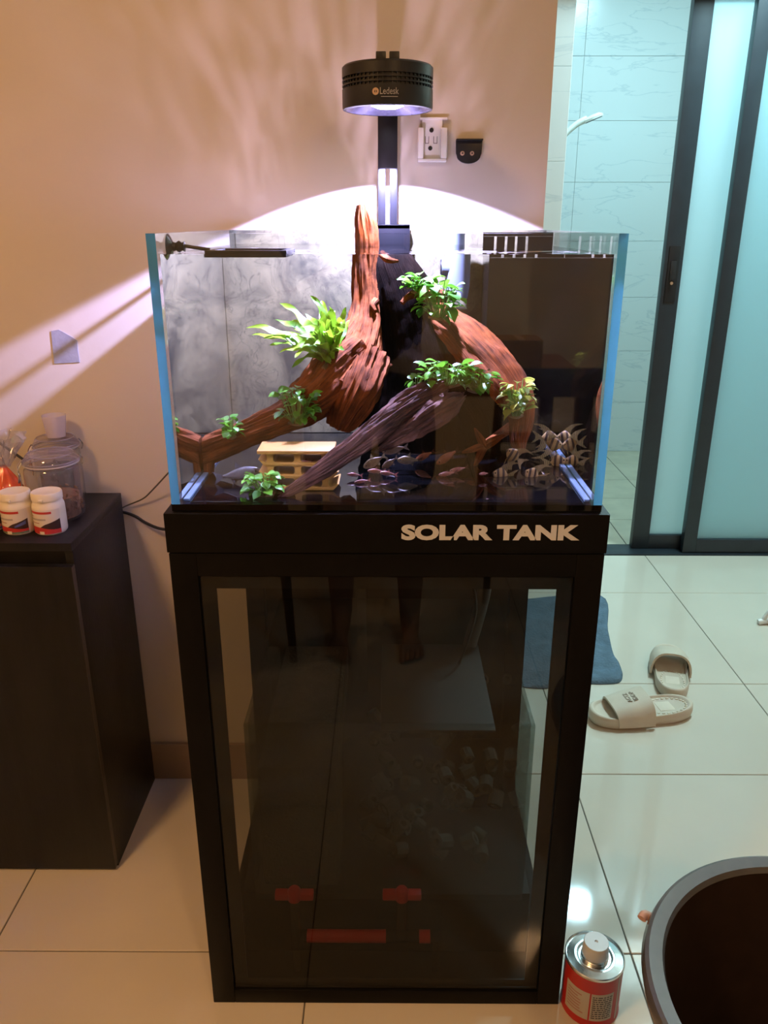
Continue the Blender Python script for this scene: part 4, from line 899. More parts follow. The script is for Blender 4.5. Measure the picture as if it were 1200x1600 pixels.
def clip_jar(x, y, r, h, fill, label, dark):
    c = (x, y, CZ); t = thing('clip_top_jar', label, 'jar', c, 'clip-top glass jars on the cabinet')
    bm = bmesh.new(); lathe(bm, [(0.0, 0.001), (r * 0.92, 0.001), (r, 0.008), (r, h * 0.72), (r * 0.97, h * 0.78), (r * 0.88, h * 0.82), (r * 0.88, h * 0.86), (r * 0.93, h * 0.87)], 48, c, close=False); obj('body', bm, M_jar, t)
    bm = bmesh.new(); lathe(bm, [(r * 0.95, h * 0.845), (r * 1.0, h * 0.85), (r * 1.0, h * 0.862), (r * 0.95, h * 0.868)], 48, c, close=False); obj('gasket', bm, pm('silicone_gasket', (0.55, 0.50, 0.45), 0.5, vary=0.05), t)
    bm = bmesh.new(); lathe(bm, [(r * 0.94, h * 0.872), (r * 0.98, h * 0.885), (r * 0.97, h * 0.915), (r * 0.90, h * 0.95), (r * 0.86, h * 0.985), (r * 0.78, h), (r * 0.74, h * 0.985), (0.0, h * 0.982)], 48, c, close=False); obj('lid', bm, glass_thin('jar_lid_glass', (0.86, 0.84, 0.90), 0.06, haze=0.16, hazecol=(0.80, 0.76, 0.86)), t)
    for r_, z_ in ((0.985, 0.895), (0.80, 0.995), (0.98, 0.868), (0.89, 0.815)):
        bm = bmesh.new(); lathe(bm, [(r * r_, h * z_ - 0.0012), (r * r_ + 0.0012, h * z_), (r * r_, h * z_ + 0.0012), (r * r_ - 0.0012, h * z_), (r * r_, h * z_ - 0.0012)], 48, c, close=False); obj('glass_rim', bm, glass_thin('rim_glass', (0.75, 0.72, 0.80), 0.15, haze=0.45, hazecol=(0.72, 0.68, 0.78)), t)
    bm = bmesh.new()
    nP = 230 if dark == 0 else 60
    for k in range(nP):
        a = rnd.random() * 6.28; q = r * 0.88 * math.sqrt(rnd.random()); 
        if k < nP * 0.6: q = r * 0.88 * rnd.uniform(0.88, 1.0)
        p = Vector((x + q * math.cos(a), y + q * math.sin(a), CZ + 0.004 + rnd.random() * fill)); s_ = 0.0034
        tt = bmesh.new(); bmesh.ops.create_icosphere(tt, subdivisions=1, radius=s_); merge(bm, tt, Matrix.Translation(p) @ Euler((rnd.random() * 3, rnd.random() * 3, 0)).to_matrix().to_4x4() @ Matrix.Diagonal((1.5, 0.8, 0.8, 1)))
    lathe(bm, [(0.0, 0.003), (r * 0.82, 0.003), (r * 0.84, fill * 0.97), (0.0, fill)], 30, c)
    o = obj('pellets', bm, M_pel if dark == 0 else pm('dark_food', (0.05, 0.022, 0.018), 0.9, vary=0.4, vscale=70), t); o['kind'] = 'stuff'
    # wire clip at the left front, hinge wire at the right
    for sgn, ang in ((-1, 205), (1, 20)):
        a = R(ang); u = Vector((math.cos(a), math.sin(a), 0)); v = Vector((-u.y, u.x, 0)); o0 = Vector(c)
        if sgn < 0:
            for k in (-1, 1):
                bm = bmesh.new(); w_ = v * 0.011 * k
                tube(bm, [o0 + u * r * 1.0 + w_ + Vector((0, 0, h * 0.90)), o0 + u * (r + 0.008) + w_ * 1.4 + Vector((0, 0, h * 0.80)), o0 + u * (r + 0.007) + w_ * 1.1 + Vector((0, 0, h * 0.66)), o0 + u * (r + 0.010) + w_ * 0.6 + Vector((0, 0, h * 0.60)), o0 + u * (r + 0.006) + w_ * 1.3 + Vector((0, 0, h * 0.70)), o0 + u * (r + 0.005) + w_ + Vector((0, 0, h * 0.45))], 0.0011, 7, steps=5); obj('clip_wire', bm, M_chrome, t)
            bm = bmesh.new(); tube(bm, [o0 + u * (r + 0.006) - v * 0.011 + Vector((0, 0, h * 0.46)), o0 + u * (r + 0.007) + v * 0.011 + Vector((0, 0, h * 0.46))], 0.0011, 7); obj('clip_bar', bm, M_chrome, t)
        else:
            bm = bmesh.new(); tube(bm, [o0 + u * r * 0.98 + Vector((0, 0, h * 0.95)), o0 + u * (r + 0.006) + Vector((0, 0, h * 0.86)), o0 + u * (r + 0.003) + Vector((0, 0, h * 0.78))], 0.0013, 7, steps=4); obj('hinge_wire', bm, M_chrome, t)
    bm = bmesh.new(); lathe(bm, [(r * 0.90, h * 0.835), (r * 0.915, h * 0.838), (r * 0.90, h * 0.841), (r * 0.885, h * 0.838), (r * 0.90, h * 0.835)], 40, c, close=False); obj('neck_wire', bm, M_chrome, t)
clip_jar(-0.664, 1.503, 0.0535, 0.131, 0.046, 'clip-top glass jar half full of brown pellets behind the white bottles', 0)
clip_jar(-0.694, 1.6055, 0.0465, 0.136, 0.075, 'clip-top glass jar of dark food at the wall with a cup on its lid', 1)
bm = bmesh.new(); cz = CZ + 0.1365; lathe(bm, [(0.0, 0.001), (0.0185, 0.001), (0.024, 0.046), (0.0232, 0.046), (0.0177, 0.0022), (0.0, 0.0022)], 36, (-0.690, 1.606, cz), close=False)
tag(obj('measuring_cup', bm, glass_thin('cloudy_plastic', (0.80, 0.76, 0.80), 0.05, 0.1, haze=0.6, hazecol=(0.95, 0.90, 0.93)), loc=(-0.690, 1.606, cz)), 'small cloudy plastic measuring cup on the rear jar lid', 'cup')
bg = thing('plastic_bag', 'clear plastic bag with orange contents tied at the neck on the cabinet', 'bag', (-0.775, 1.530, CZ))
def crumple(name, prof, c, n, amp, mat, seed, fq=3.0):
    bm = bmesh.new(); rings = []
    for r, z in prof:
        rings.append([bm.verts.new((c[0] + r * math.cos(2 * math.pi * i / n) * (1 + amp * noise.noise(Vector((math.cos(2 * math.pi * i / n) * fq, math.sin(2 * math.pi * i / n) * fq + seed, z * 45)))),
                                    c[1] + r * math.sin(2 * math.pi * i / n) * (1 + amp * noise.noise(Vector((math.cos(2 * math.pi * i / n) * fq + 9, math.sin(2 * math.pi * i / n) * fq + seed, z * 45)))), c[2] + z)) for i in range(n)])
    for k in range(len(rings) - 1):
        for i in range(n):
            j = (i + 1) % n; bm.faces.new((rings[k][i], rings[k][j], rings[k + 1][j], rings[k + 1][i]))
    return obj(name, bm, mat, bg, angle=50)
crumple('orange_sack', [(0.001, 0.001), (0.032, 0.002), (0.037, 0.02), (0.033, 0.045), (0.022, 0.07), (0.011, 0.088), (0.006, 0.096)], (-0.775, 1.530, CZ), 40, 0.28, pm('orange_film', (0.75, 0.10, 0.015), 0.22, vary=0.15, vscale=40, coat=0.5), 2.0)
crumple('clear_neck', [(0.007, 0.093), (0.009, 0.099), (0.016, 0.112), (0.027, 0.130), (0.038, 0.148), (0.043, 0.160)], (-0.770, 1.530, CZ), 44, 0.9, glass_thin('clear_film', (0.92, 0.91, 0.93), 0.16, 0.08, haze=0.22, hazecol=(0.9, 0.88, 0.95)), 5.0, 2.4)
bm = bmesh.new(); a = at(-12, 684, 1.575); b = at(38, 719, 1.560); tube(bm, [a + (a - b) * 0.4, b], 0.0028, 8)
bm2 = bmesh.new(); tube(bm2, [b, b + (b - a) * 0.14], 0.0014, 8)
rd = thing('black_rod', 'thin black rod leaning behind the plastic bag', 'rod', b); obj('shaft', bm, M_blackpl, rd); obj('metal_tip', bm2, M_chrome, rd)

# ---- cables running from the stand along the wall
bm = bmesh.new(); tube(bm, [at(272, 730, 1.60), at(262, 740, 1.61), at(236, 768, 1.63), at(222, 780, 1.64), at(196, 791, 1.647), at(180, 800, 1.650)], 0.0017, 8, steps=6)
tag(obj('thin_cable', bm, pm('grey_cable', (0.10, 0.09, 0.06), 0.5, vary=0.1), loc=at(196, 791, 1.64)), 'thin grey cable from the tank back to the cabinet', 'cable')
bm = bmesh.new(); tube(bm, [at(275, 828, 1.625), at(250, 826, 1.625), at(228, 817, 1.635), at(212, 807, 1.642), at(196, 801, 1.647), at(180, 798, 1.649)], 0.0034, 10, steps=6)
tag(obj('black_cable', bm, M_blackpl, loc=at(196, 801, 1.64)), 'thick black power cable between cabinet and stand', 'cable')

# ================================================================== SLIPPERS
M_slip = pm('slipper_foam', (0.62, 0.53, 0.42), 0.6, vary=0.05, vscale=12, bump=0.05, bscale=300)
M_slip2 = pm('slipper_insole', (0.70, 0.61, 0.49), 0.65, vary=0.06, vscale=20)
def foot_outline(L_, k=1.0, n=56):
    out = []
    for i in range(n):
        a = 2 * math.pi * i / n; ca, sa = math.cos(a), math.sin(a); x = math.copysign(abs(ca) ** 0.78, ca)
        w = 0.185 + 0.035 * max(0, x) - 0.018 * math.exp(-((x + 0.15) / 0.35) ** 2)
        out.append((x * 0.5 * L_ * k, math.copysign(abs(sa) ** 0.85, sa) * w * L_ * k))
    return out
def slipper(loc, rz, L_, label, words):
    t = thing('slipper', label, 'slipper', loc, 'beige slides on the hall floor'); t.rotation_euler = (0, 0, rz)
    bm = bmesh.new(); n = 56; rings = []
    def zt(x): return 0.030 + 0.010 * (-x / L_ * 2) ** 2 * (1 if x < 0 else 0.9)
    for k, z, dz in ((0.93, 0.0005, 0), (0.985, 0.006, 0), (1.0, 0.5, 1), (0.99, 0.92, 1), (0.955, 1.02, 1), (0.91, 1.0, 1), (0.885, 0.86, 1), (0.86, 0.80, 1)):
        rings.append([bm.verts.new((x, y, (z * zt(x)) if dz else z)) for x, y in foot_outline(L_, k)])
    for a_ in range(len(rings) - 1):
        for i in range(n): j = (i + 1) % n; bm.faces.new((rings[a_][i], rings[a_][j], rings[a_ + 1][j], rings[a_ + 1][i]))
    bm.faces.new(list(reversed(rings[0]))); bm.faces.new(rings[-1]); obj('sole', bm, M_slip, t, world=False, angle=60)
    for q in range(26):                                    # massage studs round the heel and ball
        a_ = 2 * math.pi * q / 26; x = -0.24 * L_ + 0.20 * L_ * math.cos(a_); y = 0.115 * L_ * math.sin(a_)
        bm = bmesh.new(); z = 0.80 * zt(x); bx(bm, x - 0.004, x + 0.004, y - 0.0022, y + 0.0022, z - 0.001, z + 0.0028, bev=0.001); obj('stud', bm, M_slip2, t, world=False)
    bm = bmesh.new(); bx(bm, -0.33 * L_, -0.16 * L_, -0.07 * L_, 0.07 * L_, 0.78 * 0.031, 0.84 * 0.031 + 0.001, bev=0.0012); obj('heel_pad', bm, M_slip2, t, world=False)
    # strap: arch of real thickness over the front half
    bm = bmesh.new(); na, nb = 22, 8; O = []; I = []
    for b_ in range(nb + 1):
        u = b_ / nb; x = (-0.02 + 0.34 * u) * L_; wd = (0.213 - 0.035 * max(0, u - 0.5)) * L_; ht = (0.072 - 0.026 * u)
        O.append([]); I.append([])
        for a_ in range(na + 1):
            th_ = math.pi * a_ / na; ca, sa = math.cos(th_), math.sin(th_); px_ = x + (0.018 if 1 else 0) * (abs(ca) ** 2) * (-1 if u < 0.5 else -1) * 0.4
            O[-1].append(bm.verts.new((px_, math.copysign(abs(ca) ** 0.7, ca) * wd, 0.010 + ht * sa ** 0.75)))
            I[-1].append(bm.verts.new((px_, math.copysign(abs(ca) ** 0.7, ca) * (wd - 0.006), 0.010 + (ht - 0.006) * sa ** 0.75)))
    for b_ in range(nb):
        for a_ in range(na):
            bm.faces.new((O[b_][a_], O[b_][a_ + 1], O[b_ + 1][a_ + 1], O[b_ + 1][a_])); bm.faces.new((I[b_][a_], I[b_ + 1][a_], I[b_ + 1][a_ + 1], I[b_][a_ + 1]))
    for row, flip in ((0, 0), (nb, 1)):
        for a_ in range(na): bm.faces.new((O[row][a_], I[row][a_], I[row][a_ + 1], O[row][a_ + 1]))
    strap = obj('strap', bm, M_slip, t, world=False, angle=60)
    if words:
        for k, wd_ in enumerate(words):
            x = (0.155 - 0.055 * k) * L_; u = (x / L_ + 0.02) / 0.34; z = 0.010 + (0.072 - 0.026 * u)
            mt = Matrix.Translation((x, 0.004, z + 0.0002)) @ Matrix.Rotation(R(15), 4, 'Y') @ Matrix.Rotation(R(-90), 4, 'Z')
            text('embossed_word', wd_, 0.016, mt, pm('slipper_emboss', (0.30, 0.24, 0.18), 0.6, vary=0.05), t, bold=0.0003, extrude=0.0008, width=0.042)
    return t
pa = atz(921, 1122, 0.01); pb = atz(1079, 1107, 0.01); c = (pa + pb) / 2
_w = text
def text(name, body, size, mtx, mat, parent, **k):         # inside a rotated thing the letters are laid in its own frame
    o = _w(name, body, size, Matrix.Translation(wpos(parent)) @ mtx, mat, parent, **k); return o
slipper((c.x, c.y, 0.0), math.atan2(pa.y - pb.y, pa.x - pb.x), (pb - pa).length, 'beige slide lying sideways with lettering on its strap, toe towards the stand', ('ACTZ', 'IDDP'))
slipper((0.872, 2.135, 0.0), R(76), 0.285, 'beige slide with its heel towards us behind the sideways one', None)

# ================================================================== BLUE MAT
M_mat = pm('blue_cloth', (0.095, 0.15, 0.205), 0.9, vary=0.18, vscale=25, bump=0.6, bscale=120)
def mat_blue():
    L0 = [atz(x, y, 0.004) for x, y in ((820, 936), (938, 930), (950, 985), (958, 1020), (967, 1035), (973, 1055), (966, 1066), (940, 1068), (900, 1068), (840, 1075), (800, 1060), (800, 1000))]
    P = catmull([(p.x, p.y) for p in L0] + [(L0[0].x, L0[0].y)], 6)[:-1]; bm = bmesh.new()
    cx_ = sum(p[0] for p in P) / len(P); cy_ = sum(p[1] for p in P) / len(P); rings = []
    for k in (0.0, 0.2, 0.4, 0.6, 0.8, 0.93, 1.0):
        ring = []
        for x, y in P:
            X, Yy = cx_ + (x - cx_) * k, cy_ + (y - cy_) * k
            z = 0.007 + 0.006 * (noise.noise(Vector((X * 9, Yy * 12, 1))) + 0.7 * noise.noise(Vector((X * 20, Yy * 26, 3)))) + 0.004 * math.sin(Yy * 40 + X * 8)
            if k >= 0.93: z += 0.004
            ring.append((X, Yy, max(0.003, z) if k < 1 else 0.004))
        rings.append(ring)
    rings.append([(x, y, 0.0005) for x, y in P]); RV = [[bm.verts.new(p) for p in r_] for r_ in rings[1:]]; cv = bm.verts.new(rings[0][0]); n = len(P)
    for i in range(n): bm.faces.new((cv, RV[0][i], RV[0][(i + 1) % n]))
    for k in range(len(RV) - 1):
        for i in range(n): j = (i + 1) % n; bm.faces.new((RV[k][i], RV[k][j], RV[k + 1][j], RV[k + 1][i]))
    bm.faces.new(RV[-1])
    tag(obj('floor_mat', bm, M_mat, loc=(cx_, cy_, 0), angle=80), 'rumpled blue grey cloth mat on the tiles behind the stand', 'mat')
mat_blue()

# ================================================================== CAN of pipe cement
KX, KY, KR, KH = 0.3655, 1.042, 0.0505, 0.112
can = thing('cement_can', 'red and silver round can with white cap beside the stand foot', 'can', (KX, KY, 0))
M_tin = pm('tinplate', (0.75, 0.78, 0.78), 0.22, 1.0, vary=0.08, vscale=30, bump=0.03, bscale=90); M_canred = pm('can_red', (0.48, 0.022, 0.018), 0.32, vary=0.06)
c = (KX, KY, 0.0)
bm = bmesh.new(); lathe(bm, [(KR * 0.97, 0.0), (KR * 1.01, 0.001), (KR * 1.01, 0.004), (KR * 0.99, 0.006), (KR * 0.99, KH - 0.006)], 60, c); obj('body', bm, M_canred, can)
bm = bmesh.new(); lathe(bm, [(KR * 0.99, KH - 0.006), (KR * 1.015, KH - 0.004), (KR * 1.015, KH), (KR * 0.98, KH + 0.001), (KR * 0.95, KH - 0.002), (KR * 0.70, KH + 0.001), (KR * 0.68, KH - 0.001), (KR * 0.63, KH - 0.001), (KR * 0.61, KH + 0.0015), (KR * 0.55, KH - 0.003), (0.0, KH - 0.003)], 60, c, close=False); obj('top', bm, M_tin, can)
bm = bmesh.new(); lathe(bm, [(0.024, KH - 0.0025), (0.024, KH + 0.002), (0.0225, KH + 0.003), (0.0225, KH + 0.006)], 40, c); obj('neck', bm, M_tin, can)
bm = bmesh.new(); lathe(bm, [(0.0225, KH + 0.006), (0.0228, KH + 0.007), (0.0215, KH + 0.030), (0.0205, KH + 0.0315), (0.003, KH + 0.0315), (0.0025, KH + 0.029), (0.0, KH + 0.029)], 44, c); cap = obj('cap', bm, pm('cap_plastic', (0.62, 0.66, 0.70), 0.4, vary=0.02), can)
def cp(name, mat, a0, a1, lo_, hi_, dr):
    bm = bmesh.new(); patch(bm, c, KR * 0.99 + 0.0003 + dr, a0, a1, lo_, hi_, 12); return obj(name, bm, mat, can, recalc=False)
M_canlab = pm('can_label', (0.50, 0.45, 0.38), 0.45, vary=0.04); M_ink = pm('ink', (0.05, 0.04, 0.045), 0.6, vary=0.1)
lab1 = cp('label_panel', M_canlab, -16, 30, 0.016, 0.078, 0); cp('label_panel', M_canlab, -72, -19, 0.016, 0.078, 0)
cp('stripe', M_canlab, 42, 46, 0.006, KH - 0.006, 0); cp('stripe', M_canlab, 49, 50.5, 0.006, KH - 0.006, 0)
for k in range(11):
    z = 0.071 - k * 0.0048; a_ = -13
    while a_ < 25:
        w_ = rnd.uniform(3, 9); cp('print_line', M_ink, a_, min(27, a_ + w_), z - 0.0011, z + 0.0011, 0.0002); a_ += w_ + rnd.uniform(1.0, 2.2)
for k in range(7): cp('print_line', M_ltext, -66, -66 + rnd.uniform(20, 40), 0.066 - k * 0.0065, 0.0685 - k * 0.0065, 0.0002)

# ================================================================== BUCKET
bc = Vector((0.580, 0.728, 0)); BRr = 0.247; BHh = 0.40
bu = thing('brown_bucket', 'large dark brown plastic bucket in the lower right corner', 'bucket', bc)
M_buck = pm('brown_plastic', (0.030, 0.018, 0.013), 0.34, vary=0.12, vscale=40, spec=0.5)
M_rimsheen = pm('bucket_rim_sheen', (0.11, 0.115, 0.125), 0.22, vary=0.06, vscale=40, spec=0.7)  # paler than the body: sheen of cool light put into the rim colour
bm = bmesh.new(); lathe(bm, [(0.0, 0.002), (BRr * 0.70, 0.0), (BRr * 0.72, 0.004), (BRr * 0.915, BHh - 0.03), (BRr * 0.925, BHh - 0.008), (BRr * 0.885, BHh - 0.008), (BRr * 0.70, 0.012), (0.0, 0.012)], 80, bc, close=False); obj('body', bm, M_buck, bu)
bm = bmesh.new(); lathe(bm, [(BRr * 0.93, BHh - 0.030), (BRr * 0.985, BHh - 0.028), (BRr * 1.0, BHh - 0.012), (BRr * 0.985, BHh - 0.001), (BRr * 0.965, BHh + 0.002), (BRr * 0.895, BHh - 0.001), (BRr * 0.880, BHh - 0.010), (BRr * 0.92, BHh - 0.012), (BRr * 0.93, BHh - 0.030)], 96, bc, close=False); obj('rim', bm, M_rimsheen, bu)
an = R(144); u = Vector((math.cos(an), math.sin(an), 0))
bm = bmesh.new(); p0 = bc + u * BRr * 0.985 + Vector((0, 0, BHh - 0.03)); tube(bm, [p0 - u * 0.005 + Vector((0, 0.01, 0)), p0 + u * 0.010 + Vector((0, 0.004, 0.006)), p0 + u * 0.018 + Vector((0, -0.006, 0.004))], 0.0065, 14, steps=5)
obj('handle_end', bm, pm('pink_handle', (0.62, 0.36, 0.27), 0.45, vary=0.06), bu)

# ================================================================== white rack foot at the right edge
rk = thing('clothes_rack', 'white metal rack foot at the right edge on the tiles', 'rack', atz(1200, 968, 0))
f = atz(1190, 972, 0.008); M_wm = pm('white_metal', (0.78, 0.78, 0.74), 0.35, vary=0.03)
bm = bmesh.new(); tube(bm, [f, f + Vector((0.06, 0.0, 0.12)), f + Vector((0.16, 0.0, 0.36)), f + Vector((0.34, 0.0, 0.80))], 0.008, 12); obj('leg', bm, M_wm, rk)
bm = bmesh.new(); tube(bm, [f + Vector((0.0, 0, 0.0)), f + Vector((0.34, 0.05, 0.0))], 0.008, 12); obj('foot_bar', bm, M_wm, rk)
bm = bmesh.new(); tube(bm, [f + Vector((-0.012, 0, 0)), f + Vector((0.012, 0, 0.006))], 0.0105, 12); obj('end_cap', bm, M_wm, rk)

# ================================================================== SHOWER in the bathroom
SY = 4.12; hd = at(917, 186, SY); tail = at(878, 216, SY)
sh = thing('shower_head', 'white hand shower on its arm behind the tiled wall end', 'shower', tail)
bm = bmesh.new(); d_ = (tail - hd); tube(bm, [hd + Vector((0.0, 0, 0.0)), hd + d_ * 0.45 + Vector((0, 0, 0.012)), tail, tail + d_ * 0.9 + Vector((0, 0, -0.05))], [0.016, 0.014, 0.012, 0.011], 14, steps=5); obj('handle', bm, M_whitepl, sh)
bm = bmesh.new(); t = bmesh.new(); lathe(t, [(0.0, 0.016), (0.03, 0.014), (0.046, 0.004), (0.046, -0.006), (0.0, -0.006)], 28); merge(bm, t, Matrix.Translation(hd + Vector((0.03, 0, 0.004))) @ Matrix.Rotation(R(-22), 4, 'Y')); obj('head', bm, M_whitepl, sh)
bm = bmesh.new(); t = bmesh.new(); lathe(t, [(0.0, -0.0065), (0.040, -0.0065), (0.040, -0.009), (0.0, -0.009)], 28); merge(bm, t, Matrix.Translation(hd + Vector((0.03, 0, 0.004))) @ Matrix.Rotation(R(-22), 4, 'Y')); obj('spray_face', bm, M_blackpl, sh)
bm = bmesh.new(); p = tail + d_ * 0.9 + Vector((0, 0, -0.05)); tube(bm, [p, Vector((0.6205, SY, p.z - 0.02))], 0.018, 14); obj('wall_holder', bm, M_chrome, sh)

# ================================================================== THE ROOM BEHIND THE CAMERA (seen mirrored in the panes)
M_oak = pm('dark_chair_wood', (0.075, 0.035, 0.018), 0.4, vary=0.3, vscale=12, stretch=(1, 1, 0.2)); M_top = pm('table_wood', (0.30, 0.15, 0.07), 0.35, vary=0.25, vscale=6, stretch=(0.2, 1, 1))
def chair(x, y, rz, label):
    t = thing('dining_chair', label, 'chair', (x, y, 0), 'dark wooden dining chairs'); t.rotation_euler = (0, 0, rz)
    obj('seat', B(-0.21, 0.21, -0.20, 0.20, 0.43, 0.46, bev=0.008), M_oak, t, world=False)
    for sx in (-1, 1):
        bm = bmesh.new(); tube(bm, [(sx * 0.18, -0.17, 0.43), (sx * 0.20, -0.19, 0.0)], [0.018, 0.012], 10); obj('leg', bm, M_oak, t, world=False)
        bm = bmesh.new(); tube(bm, [(sx * 0.20, 0.23, 0.0), (sx * 0.185, 0.18, 0.44), (sx * 0.18, 0.22, 0.84)], [0.012, 0.018, 0.014], 10, steps=4); obj('leg', bm, M_oak, t, world=False)
    for z0, z1 in ((0.76, 0.86), (0.60, 0.64)): obj('back_rail', B(-0.20, 0.20, 0.205, 0.225, z0, z1, bev=0.008), M_oak, t, world=False)
    return t
chair(0.56, -0.78, 0.0, 'dark wooden dining chair tucked at the table, mirrored in the tank glass')
chair(-0.52, -0.30, R(80), 'dark wooden dining chair left of the photographer, mirrored in the door glass')
tb = thing('dining_table', 'brown wooden dining table behind the camera, mirrored in the tank glass', 'table', (0.35, -1.2, 0))
obj('table_top', B(-0.35, 0.80, -1.65, -0.78, 0.715, 0.74, bev=0.006), M_top, tb)
for x in (-0.29, 0.74):
    for y in (-1.58, -0.86): obj('leg', B(x - 0.03, x + 0.03, y - 0.03, y + 0.03, 0.0, 0.7148, bev=0.004), M_oak, tb)
cb = thing('cardboard_box', 'small brown cardboard box on the dining table', 'box', (0.56, -1.35, 0.74))
obj('carton', B(0.47, 0.65, -1.44, -1.27, 0.7405, 0.855, bev=0.002), pm('cardboard', (0.36, 0.22, 0.12), 0.8, vary=0.1, vscale=20), cb)
obj('packing_tape', B(0.545, 0.575, -1.4402, -1.2698, 0.85, 0.8556), pm('tape', (0.45, 0.30, 0.16), 0.3, vary=0.05), cb)
# ---- the photographer
M_skin = pm('skin', (0.36, 0.19, 0.115), 0.55, vary=0.06, vscale=20); M_shirt = pm('dark_shirt', (0.010, 0.010, 0.012), 0.9, vary=0.2, vscale=40); M_short = pm('dark_shorts', (0.014, 0.013, 0.016), 0.9, vary=0.2, vscale=40); M_hair = pm('black_hair', (0.008, 0.007, 0.006), 0.5, vary=0.2)
per = thing('person', 'barefoot person in dark shirt and shorts taking the picture, mirrored in the glass', 'person', (-0.04, -0.30, 0))
def skin(name, chains, mat, sub=2):
    """chains: lists of (x, y, z, rx, ry); chains that start where another has a joint share it"""
    V = []; E = []; Rr_ = []; idx = {}
    def vid(p):
        k = tuple(round(c_, 4) for c_ in p[:3])
        if k not in idx: idx[k] = len(V); V.append(p[:3]); Rr_.append((p[3], p[4] if len(p) > 4 else p[3]))
        return idx[k]
    for ch in chains:
        for a_, b_ in zip(ch, ch[1:]): E.append((vid(a_), vid(b_)))
    me = bpy.data.meshes.new(name); me.from_pydata(V, E, []); o = bpy.data.objects.new(name, me); C.objects.link(o)
    md = o.modifiers.new('skin', 'SKIN'); md.use_smooth_shade = True
    for i, r_ in enumerate(Rr_): me.skin_vertices[0].data[i].radius = r_
    me.skin_vertices[0].data[0].use_root = True
    m2 = o.modifiers.new('sub', 'SUBSURF'); m2.levels = sub; m2.render_levels = sub
    dg = bpy.context.evaluated_depsgraph_get(); out_ = bpy.data.meshes.new_from_object(o.evaluated_get(dg)); bpy.data.objects.remove(o)
    return obj(name, out_, mat, per, angle=180)
PX, PYY = -0.04, -0.32
ch = [[(PX, PYY, 0.92, .14, .10), (PX, PYY, 1.06, .125, .09), (PX, PYY + .01, 1.22, .15, .10), (PX, PYY, 1.36, .14, .09), (PX, PYY + .01, 1.44, .05, .05), (PX, PYY + .03, 1.52, .06, .065), (PX, PYY + .035, 1.60, .075, .09), (PX, PYY + .03, 1.68, .055, .065)]]
toes = []
for s_, fx in ((-1, -0.155), (1, 0.075)):
    ch.append([(PX, PYY, 0.92, .14, .10), (PX + s_ * .09, PYY, 0.84, .085, .085), (fx + .0, PYY + .03, 0.48, .055, .055), (fx, PYY - .005, 0.30, .052, .055), (fx, PYY - .01, 0.085, .035, .038), (fx, PYY + .07, 0.042, .036, .03), (fx + s_ * .005, PYY + .135, 0.026, .042, .02)])
    for k in range(5):
        o_ = -s_ * (0.030 - 0.015 * k); ln = (0.052, 0.05, 0.046, 0.040, 0.032)[k]; r_ = 0.0125 if k == 0 else 0.0082
        ch.append([(fx + s_ * .005, PYY + .135, 0.026, .042, .02), (fx + s_ * .005 + o_, PYY + .155 - .004 * k, 0.018, r_, r_), (fx + s_ * .005 + o_ * 1.05, PYY + .155 + ln - .004 * k, 0.011, r_ * .9, r_ * .85)])
    el = (PX + s_ * .24, PYY + .03, 1.10); wr = (PX + .04 + s_ * .085, PYY + .22, 1.22)
    ch.append([(PX, PYY, 1.36, .14, .09), (PX + s_ * .185, PYY, 1.36, .06, .06), (el[0], el[1], el[2], .042, .042), (wr[0], wr[1], wr[2], .027, .024), (wr[0] - s_ * .01, wr[1] + .03, wr[2] + .05, .034, .016)])
    pc = (wr[0] - s_ * .01, wr[1] + .03, wr[2] + .05)
    for k in range(4):
        fx2 = pc[0] + s_ * (.024 - .016 * k)
        ch.append([(pc[0], pc[1], pc[2], .034, .016), (fx2, pc[1] + .012, pc[2] + .035, .0088, .0088), (fx2 - s_ * .012, pc[1] + .016, pc[2] + .062 + .004 * (k in (1, 2)), .008, .008), (fx2 - s_ * .03, pc[1] + .008, pc[2] + .075, .007, .007)])
    ch.append([(pc[0], pc[1], pc[2], .034, .016), (pc[0] - s_ * .035, pc[1] - .006, pc[2] + .004, .011, .011), (pc[0] - s_ * .052, pc[1] - .004, pc[2] + .034, .009, .009)])
skin('body', ch, M_skin)
skin('shirt', [[(PX, PYY, 0.88, .165, .125), (PX, PYY, 1.06, .15, .115), (PX, PYY + .01, 1.22, .17, .12), (PX, PYY, 1.37, .15, .105), (PX, PYY + .005, 1.42, .075, .075)]] + [[(PX, PYY, 1.37, .15, .105), (PX + s_ * .19, PYY, 1.365, .078, .075), (PX + s_ * .225, PYY + .015, 1.20, .068, .068)] for s_ in (-1, 1)], M_shirt)
skin('shorts', [[(PX, PYY, 0.93, .16, .12), (PX, PYY, 0.86, .15, .115)]] + [[(PX, PYY, 0.86, .15, .115), (PX + s_ * .10, PYY + .005, 0.76, .11, .105), (fx * .9 + PX * .1, PYY + .03, 0.50, .09, .09)] for s_, fx in ((-1, -0.155), (1, 0.075))], M_short)
bm = bmesh.new(); bmesh.ops.create_uvsphere(bm, u_segments=24, v_segments=16, radius=1); bmesh.ops.transform(bm, matrix=Matrix.Translation((PX, PYY + .018, 1.645)) @ Matrix.Diagonal((.088, .102, .085, 1)), verts=bm.verts); obj('hair', bm, M_hair, per)
